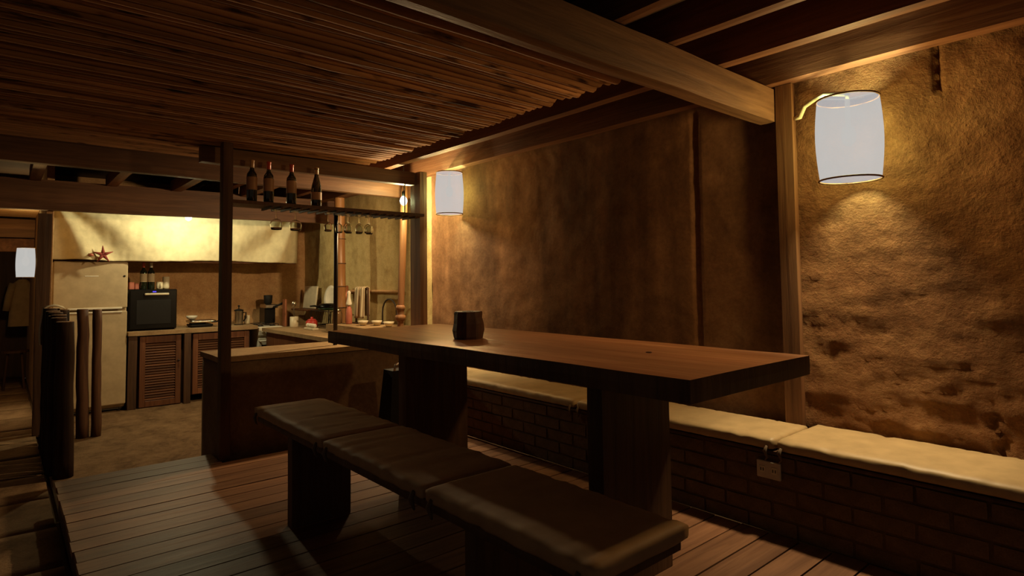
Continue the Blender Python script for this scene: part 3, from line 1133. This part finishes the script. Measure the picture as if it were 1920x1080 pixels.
louvre_cabinet(1.152, 1.60, FZ, 0.638, 'brown louvred cabinet beneath the black oven')
louvre_cabinet(1.682, 2.345, -0.08, 0.636, 'brown louvred cabinet behind the corner post of the bar', slats=20)
one('cabinet_pillar', wavy_beam(1.062, YF - 0.01, FZ, 1.148, 8.2, 0.638, 2, 0.003, 0.006), 'dark_post', 'dark wooden pillar between fridge and louvred cabinet', 'pillar')
one('cabinet_pillar', wavy_beam(1.603, YF - 0.04, FZ, 1.676, 8.2, 0.638, 2, 0.003, 0.006), 'dark_post', 'dark wooden pillar between the two louvred cabinets', 'pillar')
one('worktop', seg_box(1.055, YF - 0.035, 0.64, 2.42, 8.29, 0.688, 24, 10, 1, 0.008, lambda p: (p.x, p.y + 0.004 * fbm(p.x * 4, 1, 2), p.z + 0.002 * fbm(p.x * 5, p.y * 5, 2))), 'worktop',
    'pale screed worktop along the kitchen back wall', 'worktop')

# ------------------------------------------------------------------ stove
sv = thing('gas_stove', (2.58, 7.95, FZ), 'small white gas stove at the end of the louvred cabinets', 'stove')
mk('body', G().box(2.432, YF + 0.02, FZ + 0.02, 2.738, 8.25, 0.66, 0.008), 'white', sv)
mk('control_panel', G().box(2.432, YF - 0.02, 0.555, 2.738, YF + 0.02, 0.655, 0.006), 'white', sv)
for x in (2.48, 2.55, 2.62, 2.69):
    o = mk('knob', G().lathe([(0.018, 0), (0.018, 0.014), (0.012, 0.02)], (0, 0, 0), 12), 'cream', sv, True, world=False)
    o.location = Vector((x, YF - 0.02, 0.605)) - wpos(sv)
    o.rotation_euler = (PI / 2, 0, 0)
od = mk('oven_door', G().box(2.436, YF - 0.01, 0.02, 2.734, YF + 0.02, 0.525, 0.006), 'white', sv)
mk('door_window', G().box(2.47, YF - 0.014, 0.10, 2.70, YF - 0.008, 0.44, 0.002), 'black', od)
mk('handle', G().tube([(2.445, YF - 0.01, 0.49), (2.445, YF - 0.05, 0.49), (2.725, YF - 0.05, 0.49), (2.725, YF - 0.01, 0.49)], 0.012, 8), 'white', od, True)
for x, yy in ((2.51, 7.86), (2.66, 7.86), (2.51, 8.08), (2.66, 8.08)):
    mk('burner', G().lathe([(0.035, 0), (0.035, 0.012), (0.022, 0.016), (0.022, 0.024)], (x, yy, 0.66), 14), 'iron', sv, True)
g = G()
for x in (2.51, 2.66):
    g.box(x - 0.05, 7.78, 0.684, x - 0.044, 8.17, 0.690).box(x + 0.044, 7.78, 0.684, x + 0.05, 8.17, 0.690)
for yy in (7.80, 7.97, 8.15):
    g.box(2.455, yy - 0.003, 0.684, 2.715, yy + 0.003, 0.690)
    g.box(2.455, yy - 0.003, 0.66, 2.461, yy + 0.003, 0.685).box(2.709, yy - 0.003, 0.66, 2.715, yy + 0.003, 0.685)
mk('pan_rest', g, 'iron', sv)

one('upright_board', wavy_beam(2.748, YF - 0.03, FZ, 2.775, YF + 0.06, 1.0, 2, 0.002, 0.004), 'copper', 'narrow reddish upright board at the right side of the stove', 'board')

# ------------------------------------------------------------------ black oven with things on top
ov = thing('table_oven', (1.31, 8.0, 0.689), 'black countertop oven with pale handle beside the fridge', 'oven')
mk('housing', G().box(1.07, 7.78, 0.698, 1.545, 8.24, 1.150, 0.008), 'black', ov)
dr = mk('oven_door', G().box(1.078, 7.755, 0.71, 1.537, 7.779, 1.142, 0.006), 'black', ov)
mk('handle', G().box(1.215, 7.725, 1.085, 1.455, 7.754, 1.108, 0.006), 'cream', dr)
mk('door_window', G().box(1.14, 7.751, 0.76, 1.48, 7.756, 1.03, 0.002), 'black_matt', dr)
mk('indicator', G().box(1.295, 7.750, 1.118, 1.33, 7.756, 1.130, 0.001), 'bluelight', ov, label='small blue light')
for x in (1.10, 1.515):
    for yy in (7.81, 8.2):
        mk('foot', G().lathe([(0.012, 0), (0.012, 0.009)], (x, yy, 0.6895), 8), 'black_matt', ov)
wine_bottle((1.225, 7.90, 1.150), 'dark wine bottle with red capsule standing on the black oven', 'bordeaux', 'bottles on the oven', 'capsule', 'paper')
wine_bottle((1.302, 7.91, 1.150), 'dark wine bottle with white capsule standing on the black oven', 'bordeaux', 'bottles on the oven', 'white', 'paper')


def mug(loc, r, h, m, label, name='mug', cat='mug', handle=True):
    t = thing(name, loc, label, cat)
    pr = [(r * 0.85, 0), (r, h * 0.15), (r, h), (r - 0.004, h), (r - 0.004, 0.008)]
    mk('cup_body', G().lathe(pr, (0, 0, 0), 16), m, t, True, world=False)
    if handle:
        mk('handle', G().tube([(r, 0, h * 0.25), (r + 0.02, 0, h * 0.3), (r + 0.024, 0, h * 0.6), (r, 0, h * 0.8)], 0.005, 6), m, t, True, world=False)
    return t


mug((1.388, 7.90, 1.150), 0.034, 0.085, 'cream', 'cream mug on the black oven beside the bottles').rotation_euler = (0, 0, -PI / 2)
mug((1.455, 7.92, 1.150), 0.036, 0.145, 'cream', 'tall pale canister at the right end of the black oven', 'canister', 'canister', False)
pk = thing('paper_packet', (1.13, 7.93, 1.150), 'dusty red paper packets on the left end of the oven', 'packet')
mk('packet', G().box(1.085, 7.87, 1.1502, 1.135, 7.97, 1.235, 0.006), 'pinkred', pk)
mk('packet', G().box(1.14, 7.88, 1.1502, 1.18, 7.97, 1.22, 0.006), 'pinkred', pk)

# ------------------------------------------------------------------ on the back worktop
WZ = 0.690
sp = thing('griddle_press', (1.83, 7.96, WZ), 'flat dark sandwich press on the back worktop', 'press')
mk('base', G().box(1.71, 7.83, WZ + 0.01, 1.95, 8.08, WZ + 0.035, 0.008), 'black_matt', sp)
mk('lid', seg_box(1.70, 7.82, WZ + 0.05, 1.985, 8.09, WZ + 0.085, 8, 8, 2, 0.014), 'steel', sp, True)
mk('handle', G().tube([(1.93, 7.82, WZ + 0.06), (1.96, 7.79, WZ + 0.06), (1.99, 7.79, WZ + 0.065), (2.0, 7.82, WZ + 0.07)], 0.009, 8), 'black_matt', sp, True)
mk('foot', G().box(1.72, 7.85, WZ, 1.94, 8.06, WZ + 0.01), 'black_matt', sp)
mk('hinge', G().box(1.74, 8.05, WZ + 0.035, 1.92, 8.08, WZ + 0.055), 'black_matt', sp)
pb = thing('enamel_bowl', (1.735, 7.93, WZ + 0.086), 'small pale green bowl standing on the sandwich press', 'bowl')
mk('bowl_body', G().lathe([(0.025, 0), (0.05, 0.02), (0.062, 0.05), (0.058, 0.05), (0.045, 0.02), (0.02, 0.006)], (0, 0, 0), 18), 'white', pb, True, world=False)
kt = thing('coffee_press', (2.27, 7.94, WZ), 'steel and glass coffee press on the back worktop right of the post', 'coffee press')
mk('glass_jar', G().lathe([(0.05, 0.004), (0.052, 0.02), (0.052, 0.16), (0.056, 0.172)], (0, 0, 0), 18, True, False), 'steel', kt, True, world=False)
mk('lid', G().lathe([(0.056, 0.172), (0.054, 0.186), (0.02, 0.196), (0.006, 0.20), (0.006, 0.222), (0.014, 0.228), (0.01, 0.245)], (0, 0, 0), 18), 'black_matt', kt, True, world=False)
mk('base', G().lathe([(0.055, 0), (0.055, 0.004)], (0, 0, 0), 18), 'black_matt', kt, True, world=False)
mk('handle', G().tube([(0.053, 0, 0.15), (0.085, 0, 0.15), (0.088, 0, 0.08), (0.053, 0, 0.04)], 0.008, 8), 'black_matt', kt, True, world=False)
mug((2.385, 7.99, WZ), 0.035, 0.11, 'cream', 'pale jar on the back worktop beside the coffee press', 'jar', 'jar', False)
for i, (x, yy, lab) in enumerate(((2.20, 8.16, 'small spice tin against the back wall, left of the pale jar'), (2.30, 8.19, 'small spice tin against the back wall, behind the coffee press'),
                                  (2.37, 8.19, 'small spice tin against the back wall at the end of the worktop'))):
    one('spice_tin', G().lathe([(0.022, 0), (0.024, 0.004), (0.024, 0.045), (0.02, 0.05)], (x, yy, WZ), 12), 'steel', lab, 'tin', 'tins on the back worktop', True)

gr = thing('coffee_machine', (2.66, 8.02, 0.6905), 'black coffee machine standing on the stove top', 'coffee machine')
mk('body', G().box(2.585, 7.93, 0.691, 2.72, 8.15, 0.915, 0.01), 'black', gr)
mk('hopper', G().lathe([(0.035, 0), (0.05, 0.02), (0.055, 0.11), (0.05, 0.12)], (2.66, 8.04, 0.93), 14), 'black_matt', gr, True)
mk('head', G().box(2.575, 7.87, 0.885, 2.735, 8.10, 0.932, 0.008), 'steel', gr)
mk('portafilter', G().tube([(2.66, 7.89, 0.89), (2.72, 7.84, 0.92), (2.78, 7.80, 0.95)], [0.014, 0.012, 0.016], 8), 'black_matt', gr, True)

# ------------------------------------------------------------------ side worktop
sw = thing('side_worktop', (2.85, 6.4, FZ), 'screed worktop with reddish front along the kitchen side wall', 'worktop')
mk('slab_top', seg_box(2.44, 5.25, 0.615, 3.21, 7.60, 0.66, 10, 30, 1, 0.008, lambda p: (p.x + 0.004 * fbm(p.y * 3, 1, 2), p.y, p.z)), 'worktop', sw)
mk('front_panel', G().box(2.49, 5.27, FZ, 2.53, 7.58, 0.615, 0.004), 'cabinet', sw)
mk('plinth', G().box(2.53, 5.27, FZ, 3.2, 7.58, 0.615), 'counter', sw)
SZ = 0.661

rk = thing('dish_rack', (2.98, 6.98, SZ), 'dark wire dish rack on the side worktop', 'dish rack')
for z in (SZ + 0.02, SZ + 0.20):
    mk('rim', G().tube([(2.94, 6.72, z), (2.94, 7.30, z), (3.17, 7.30, z), (3.17, 6.72, z)], 0.006, 6, closed=True), 'iron', rk)
for x, yy in ((2.94, 6.72), (2.94, 7.30), (3.17, 7.30), (3.17, 6.72)):
    mk('rack_leg', G().tube([(x, yy, SZ), (x, yy, SZ + 0.20)], 0.006, 6), 'iron', rk)
g = G()
for i in range(1, 12):
    yy = 6.72 + 0.58 * i / 12
    g.tube([(2.94, yy, SZ + 0.20), (2.96, yy, SZ + 0.03), (3.15, yy, SZ + 0.03), (3.17, yy, SZ + 0.20)], 0.003, 5)
tag(mk('wires', g, 'iron', rk), kind='stuff')

pan = thing('frying_pan', (3.03, 6.98, SZ + 0.208), 'black frying pan lying upside down on the dish rack', 'pan')
mk('pan_body', G().lathe([(0.135, 0), (0.13, 0.02), (0.10, 0.045), (0.02, 0.05)], (0, 0, 0.035), 22), 'black', pan, True, world=False)
mk('handle', G().tube([(-0.12, -0.03, 0.045), (-0.2, -0.06, 0.06), (-0.26, -0.08, 0.06)], [0.010, 0.012, 0.010], 8), 'black_matt', pan, True, world=False)
one('green_dish', G().lathe([(0.06, 0), (0.11, 0.008), (0.135, 0.03), (0.13, 0.032), (0.1, 0.014)], (3.035, 6.98, SZ + 0.2065), 20), 'green', 'dark green dish beneath the black pan on the rack', 'dish', None, True)

cb = thing('chopping_board', (3.17, 7.75, 0.662), 'pale square chopping board leaning against the side wall', 'chopping board')
o = mk('board', G().box(-0.012, -0.21, 0, 0.012, 0.21, 0.30, 0.006), 'cream', cb, False, world=False)
cb.location = (3.16, 7.90, 0.86)
cb.rotation_euler = (0, 0.10, 0)
one('board_shelf', G().box(3.02, 7.62, 0.835, 3.235, 8.2, 0.858, 0.004), 'cabinet', 'small shelf on the side wall holding the chopping board', 'shelf')

pl = thing('white_platter', (3.145, 7.22, 0.862), 'oval white platter standing upright behind the dish rack', 'platter')
pl.rotation_euler = (0, 0.14, 0.35)
g = G()
vs, fs = [], []
for r, x in ((0.02, 0.0), (0.75, 0.0), (1.0, -0.015), (1.0, -0.008), (0.75, 0.008), (0.02, 0.008)):
    for k in range(24):
        a = 2 * PI * k / 24
        vs.append((x, 0.105 * r * math.cos(a), 0.155 + 0.155 * r * math.sin(a)))
for i in range(5):
    for k in range(24):
        l = (k + 1) % 24
        fs.append((i * 24 + k, (i + 1) * 24 + k, (i + 1) * 24 + l, i * 24 + l))
fs.append(tuple(range(24)))
fs.append(tuple(5 * 24 + k for k in range(24))[::-1])
mk('dish', g.add(vs, fs), 'white', pl, True, world=False)
pad = thing('wooden_paddle', (3.05, 6.62, SZ), 'long reddish wooden paddle leaning beside the white platter', 'paddle')
mk('blade', G().tube([(3.04, 6.60, SZ + 0.003), (3.08, 6.66, SZ + 0.14), (3.13, 6.73, SZ + 0.30)], [0.012, 0.016, 0.026], 8), 'copper', pad, True)
mk('grip', G().tube([(3.13, 6.73, SZ + 0.30), (3.16, 6.78, SZ + 0.42), (3.18, 6.80, SZ + 0.50)], [0.026, 0.032, 0.02], 8), 'copper', pad, True)

one('utensil_crock', G().lathe([(0.045, 0), (0.05, 0.01), (0.05, 0.13), (0.045, 0.13), (0.045, 0.02)], (2.74, 7.33, SZ), 16), 'cream', 'pale utensil crock on the side worktop left of the rack', 'crock', None, True)
sp1 = thing('kitchen_spoon', (2.74, 7.33, SZ + 0.02), 'pale round-headed spoon standing in the utensil crock', 'spoon')
mk('shaft', G().tube([(2.74, 7.33, SZ + 0.02), (2.735, 7.33, SZ + 0.25)], 0.006, 6), 'steel', sp1)
mk('spoon_head', G().lathe([(0.004, 0), (0.026, 0.03), (0.03, 0.05), (0.022, 0.075), (0.006, 0.085)], (2.735, 7.33, SZ + 0.24), 12), 'steel', sp1, True)

et = thing('egg_tray', (2.77, 6.76, SZ), 'cream tray of eggs on the side worktop before the rack', 'egg tray')
mk('tray', G().box(2.70, 6.65, SZ, 2.77, 6.915, SZ + 0.025, 0.005), 'cream', et)
for i, lab in enumerate(('pale egg at the right end of the row in the tray', 'pale egg second from the right end in the tray', 'pale egg third from the right end in the tray',
                         'pale egg third from the left end in the tray', 'pale egg second from the left end in the tray', 'pale egg at the left end of the row in the tray')):
    if True:
        one('egg', G().lathe([(0.004, 0), (0.016, 0.006), (0.021, 0.018), (0.018, 0.034), (0.009, 0.046), (0.002, 0.049)], (2.735, 6.675 + 0.043 * i, SZ + 0.0255), 10),
            'white', lab, 'egg', 'eggs in the tray', True)
rc = thing('red_pot', (2.85, 7.05, SZ), 'bright red pot on the side worktop beside the egg tray', 'pot')
mk('pot_body', G().lathe([(0.055, 0), (0.068, 0.015), (0.070, 0.075), (0.062, 0.09), (0.055, 0.09), (0.06, 0.02)], (2.85, 7.05, SZ), 18), 'red', rc, True)
mk('lid', G().lathe([(0.058, 0.09), (0.045, 0.105), (0.014, 0.112), (0.016, 0.13), (0.008, 0.134)], (2.85, 7.05, SZ), 16), 'red', rc, True)

# near part of the side worktop: raised sill with bowls, bottles and a towel rail
sl = one('raised_sill', seg_box(2.70, 5.26, SZ, 3.2, 6.30, 0.755, 6, 14, 1, 0.008), 'worktop', 'raised plaster sill at the near end of the side worktop', 'sill')
RZ = 0.756


def bowl(loc, label):
    t = thing('cream_bowl', loc, label, 'bowl', 'bowls on the raised sill')
    mk('bowl_body', G().lathe([(0.024, 0), (0.027, 0.005), (0.046, 0.028), (0.056, 0.05), (0.053, 0.05), (0.043, 0.029), (0.022, 0.010)], (0, 0, 0), 20), 'cream', t, True, world=False)
    mk('foot_ring', G().lathe([(0.0245, -0.0), (0.028, 0.006)], (0, 0, 0), 16, False, False), 'dark_post', t, True, world=False)
    return t


b0 = bowl((2.85, 5.71, RZ), 'cream bowl under the striped towel, left of three')
dup(b0, (2.95, 5.60, RZ), 'cream bowl in the middle of three on the raised sill')
dup(b0, (2.95, 5.35, RZ), 'cream bowl nearest the slender pole, right of three')

sb = thing('soap_bottle', (2.86, 6.06, RZ), 'white spray bottle on the raised sill right of the bamboo', 'bottle')
mk('bottle_body', G().lathe([(0.03, 0), (0.035, 0.01), (0.035, 0.10), (0.028, 0.16), (0.013, 0.20), (0.012, 0.23)], (2.86, 6.06, RZ), 16), 'pinkred', sb, True)
mk('spray_head', G().lathe([(0.03, 0.20), (0.032, 0.22), (0.018, 0.28), (0.016, 0.32), (0.02, 0.34), (0.008, 0.36)], (2.86, 6.06, RZ), 14), 'white', sb, True)
jr = thing('glass_jar', (2.84, 6.17, RZ), 'brown glass jar on the raised sill in front of the bamboo', 'jar')
mk('jar_body', G().lathe([(0.045, 0), (0.052, 0.01), (0.052, 0.11), (0.04, 0.135)], (2.80, 6.22, RZ), 18), plain('brown_jar_glass', (0.16, 0.09, 0.04), 0.1), jr, True)
mk('lid', G().lathe([(0.042, 0.135), (0.044, 0.155), (0.01, 0.16), (0.012, 0.18)], (2.80, 6.22, RZ), 16), 'steel', jr, True)

tr = thing('towel_stand', (3.0, 5.97, RZ), 'dark wooden towel stand on the raised sill', 'stand')
mk('rail', G().tube([(2.98, 6.12, RZ + 0.38), (2.98, 5.86, RZ + 0.38)], 0.008, 8), 'dark_post', tr)
mk('foot_board', G().box(2.92, 5.84, RZ, 3.08, 6.14, RZ + 0.012, 0.003), 'dark_post', tr)
for yy in (6.13, 5.85):
    mk('upright', G().box(2.97, yy - 0.008, RZ + 0.012, 2.99, yy + 0.008, RZ + 0.385, 0.002), 'dark_post', tr)


def towel_fn(u, v):
    yy = 5.88 + 0.22 * u
    if v < 0.45:
        z, x = RZ + 0.06 + (0.325) * v / 0.45, 2.955 - 0.03 * (0.45 - v)
    elif v < 0.55:
        a = (v - 0.45) / 0.1 * PI
        z, x = RZ + 0.385 + 0.012 * math.sin(a), 2.98 - 0.025 * math.cos(a)
    else:
        z, x = RZ + 0.385 - 0.30 * (v - 0.55) / 0.45, 3.005
    fold = 0.012 * math.sin(u * 15 + 1) * (1 - v)
    return (x + fold, yy + 0.01 * math.sin(v * 5), z)


tw = one('tea_towel', G().grid(towel_fn, 20, 24), 'stripe', 'striped pale tea towel hanging over the towel stand', 'towel', None, True)
m_ = tw.modifiers.new('thickness', 'SOLIDIFY')
m_.thickness = 0.004

tp = thing('arched_tap', (3.08, 5.72, RZ), 'thin dark arched water tap on the raised sill', 'tap')
pts = [(3.08, 5.72, RZ), (3.08, 5.72, RZ + 0.12)]
for k in range(9):
    a = PI - PI * 0.9 * k / 8
    pts.append((3.08, 5.58 - 0.14 * math.cos(a) * -1 * -1 if False else 5.58 - 0.14 * math.cos(PI - a) * -1, RZ + 0.14 + 0.13 * math.sin(a)))
pts = [(3.08, 5.72, RZ), (3.08, 5.72, RZ + 0.12)] + [(3.08, 5.57 + 0.15 * math.cos(PI * k / 9), RZ + 0.13 + 0.14 * math.sin(PI * k / 9)) for k in range(1, 9)] + [(3.08, 5.42, RZ + 0.08)]
mk('spout', G().tube(pts, 0.009, 8), 'iron', tp, True)
mk('tap_base', G().lathe([(0.026, 0), (0.024, 0.02), (0.014, 0.03)], (3.08, 5.72, RZ), 12), 'iron', tp, True)

# ================================================================== CURTAIN OVER THE SHELVES
CX0, CX1, CZ0, CZ1 = 0.372, 2.90, 1.468, 2.05


def curtain_fn(u, v):
    x = CX0 + (CX1 - CX0) * u
    z = CZ0 + (CZ1 - CZ0) * v
    # folds fan out from the top corners where the cloth is pinned
    d = 0.0
    for sx, k in ((0.0, 1.0), (1.0, 0.8)):
        dx = abs(u - sx) * 2.5
        dz = (1 - v) * 0.6 + 0.05
        ang = math.atan2(dx, dz)
        rad = math.hypot(dx, dz)
        fall = math.exp(-(dx / 0.75) ** 2)
        d += k * fall * 0.075 * math.sin(ang * 9 + 0.6 + 0.8 * fbm(x, z, 1)) * min(1, rad * 1.5)
    d += 0.006 * fbm(x * 5, z * 2, 3.0) + 0.004 * fbm(x * 14, z * 9, 8.0)
    hem = 0.008 * math.sin(x * 4) + 0.006 * fbm(x * 6, 1, 1)
    return (x, 7.63 + d, z + (hem * (1 - v)))


cu = thing('canvas_curtain', (1.64, 7.66, CZ0), 'long cream canvas curtain across the shelves above the fridge', 'curtain')
o = mk('cloth', G().grid(curtain_fn, 170, 40), 'canvas', cu, True)
m_ = o.modifiers.new('thickness', 'SOLIDIFY')
m_.thickness = 0.004
mk('curtain_pole', G().tube([(0.36, 7.69, 2.045), (2.93, 7.69, 2.045)], 0.012, 8), 'dark_post', cu)
mk('shelf_edge', G().box(1.06, 7.70, 1.452, 2.90, 7.76, 1.466, 0.003), 'cabinet', cu)
mk('slit', G().tube([(1.655, 7.640, 1.50), (1.657, 7.637, 1.62), (1.654, 7.642, 1.72)], [0.004, 0.011, 0.003], 6), 'tie', cu, label='dark gap where two cloths meet')
sf = thing('starfish', (0.80, 7.54, 1.525), 'dried red starfish pinned to the curtain above the fridge', 'starfish')
g = G()
for k in range(5):
    a = 2 * PI * k / 5 + 0.35
    c, s = math.cos(a), math.sin(a)
    g.tube([(0.80, 7.55, 1.525), (0.80 + 0.045 * c, 7.547, 1.525 + 0.045 * s), (0.80 + 0.095 * c, 7.553, 1.525 + 0.095 * s)], [0.024, 0.013, 0.003], 7)
mk('starfish_arms', g, 'starfish', sf, True)
one('sea_shell', G().lathe([(0.004, 0), (0.02, 0.006), (0.024, 0.016), (0.012, 0.03), (0.003, 0.036)], (0.70, 7.56, 1.505), 12), 'pinkred', 'small orange sea shell pinned left of the starfish', 'shell', None, True)


# ================================================================== LOG FENCE
def log(x, y, r, z1, label, seed, lean=(0, 0)):
    t = thing('fence_log', (x, y, FZ), label, 'log', 'logs of the palisade')
    pts, rads = [], []
    n = 10
    for i in range(n + 1):
        s = i / n
        pts.append((x + lean[0] * s + 0.010 * fbm(s * 3 + seed, 1, seed), y + lean[1] * s + 0.010 * fbm(s * 3 + seed, 5, seed), FZ + (z1 - FZ) * s))
        rads.append(r * (1.06 - 0.1 * s + 0.07 * fbm(s * 4, seed, 3)))
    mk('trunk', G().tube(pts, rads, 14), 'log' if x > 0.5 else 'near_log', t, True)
    p = pts[-1]
    mk('cut_end', G().lathe([(rads[-1] * 0.93, 0), (rads[-1] * 0.9, 0.004)], p, 14), 'log_end', t)
    return t


log(0.362, 5.36, 0.058, 0.94, 'thick dark fence log, nearest of the palisade at the deck corner', 1.0, (-0.012, 0))
ORD = ('second', 'third', 'fourth', 'fifth', 'sixth', 'seventh', 'eighth', 'ninth', 'tenth')
for i in range(9):
    log(0.324 + 0.006 * math.sin(i * 2.1), 5.49 + 0.118 * i, 0.052, 0.965 + 0.012 * math.sin(i * 1.7) + 0.004 * i, 'dark fence log, %s from the deck corner along the palisade' % ORD[i], 2.0 + i)
log(0.345, 6.56, 0.05, 1.0, 'dark fence log beneath the pale towel', 15.0)
log(0.425, 6.68, 0.045, 0.985, 'fence log in the corner of the palisade left of the gap', 6.0)
log(0.578, 6.62, 0.046, 0.985, 'knotty brown fence log before the fridge, left of two', 7.0, (-0.02, 0))
log(0.676, 6.60, 0.037, 0.98, 'slim brown fence log before the fridge, right of two', 8.0, (-0.01, 0))


def fence_towel(u, v):
    yy = 6.46 + 0.14 * u
    s = v
    if s < 0.6:
        z, x = 0.70 + 0.30 * s / 0.6, 0.276 - 0.01 * math.sin(s * 6) - 0.02 * (0.6 - s)
    else:
        a = (s - 0.6) / 0.4
        z, x = 1.006 + 0.022 * math.sin(a * PI), 0.276 + 0.14 * a
    return (x + 0.006 * math.sin(u * 9), yy, z + 0.006 * math.sin(u * 6 + v * 4))


tw = one('pale_towel', G().grid(fence_towel, 12, 18), 'towel', 'pale towel draped over a log of the palisade', 'towel', None, True)
m_ = tw.modifiers.new('thickness', 'SOLIDIFY')
m_.thickness = 0.006

# ================================================================== ROOM BEYOND THE DOORWAY
beam(wavy_beam(-2.6, 9.45, 1.80, 0.298, 9.53, 2.03, 0), 'beam', 'wide beam in the dark room beyond the doorway', 'cross_beam')
beam(wavy_beam(-2.6, 9.60, 1.63, 0.298, 9.64, 1.795, 0), 'purlin', 'lower board behind the wide beam beyond the doorway', 'cross_board', 'board')
struct('ceiling_side', G().box(-2.6, 8.45, 2.05, 0.298, 9.44, 2.08), 'kwall', 'pale ceiling panel lit by the small lamp beyond the doorway')
co = thing('hanging_coat', (0.24, 10.9, 0.62), 'tan coat hanging on a peg beneath the small lamp', 'coat')


def coat_fn(u, v):
    a = 2 * PI * u
    w = 0.115 + 0.03 * (1 - v) if v < 0.9 else 0.115 * (1 - (v - 0.9) * 6)
    dd = 0.05
    return (0.22 + w * math.cos(a) + 0.008 * math.sin(a * 6) * (1 - v), 10.93 + dd * math.sin(a), 0.64 + 0.66 * v)


mk('coat_body', G().grid(coat_fn, 24, 12), 'coat', co, True)
mk('sleeve', G().tube([(0.12, 10.92, 1.24), (0.075, 10.91, 1.05), (0.05, 10.91, 0.86)], [0.05, 0.045, 0.04], 10), 'coat', co, True)
mk('sleeve', G().tube([(0.31, 10.92, 1.24), (0.34, 10.91, 1.05), (0.35, 10.91, 0.86)], [0.05, 0.045, 0.04], 10), 'coat', co, True)
mk('peg', G().tube([(0.22, 11.5, 1.32), (0.22, 10.93, 1.31)], 0.012, 8), 'iron', co)
st = thing('plain_stool', (0.15, 10.4, FZ), 'dark stool beneath the hanging coat in the far room', 'stool')
mk('seat', G().lathe([(0.15, 0), (0.15, 0.03)], (0.15, 10.4, 0.32), 16), 'dark_post', st)
for k in range(4):
    a = PI / 4 + k * PI / 2
    mk('leg', G().tube([(0.15 + 0.15 * math.cos(a), 10.4 + 0.15 * math.sin(a), FZ), (0.15 + 0.10 * math.cos(a), 10.4 + 0.10 * math.sin(a), 0.32)], 0.014, 8), 'dark_post', st)
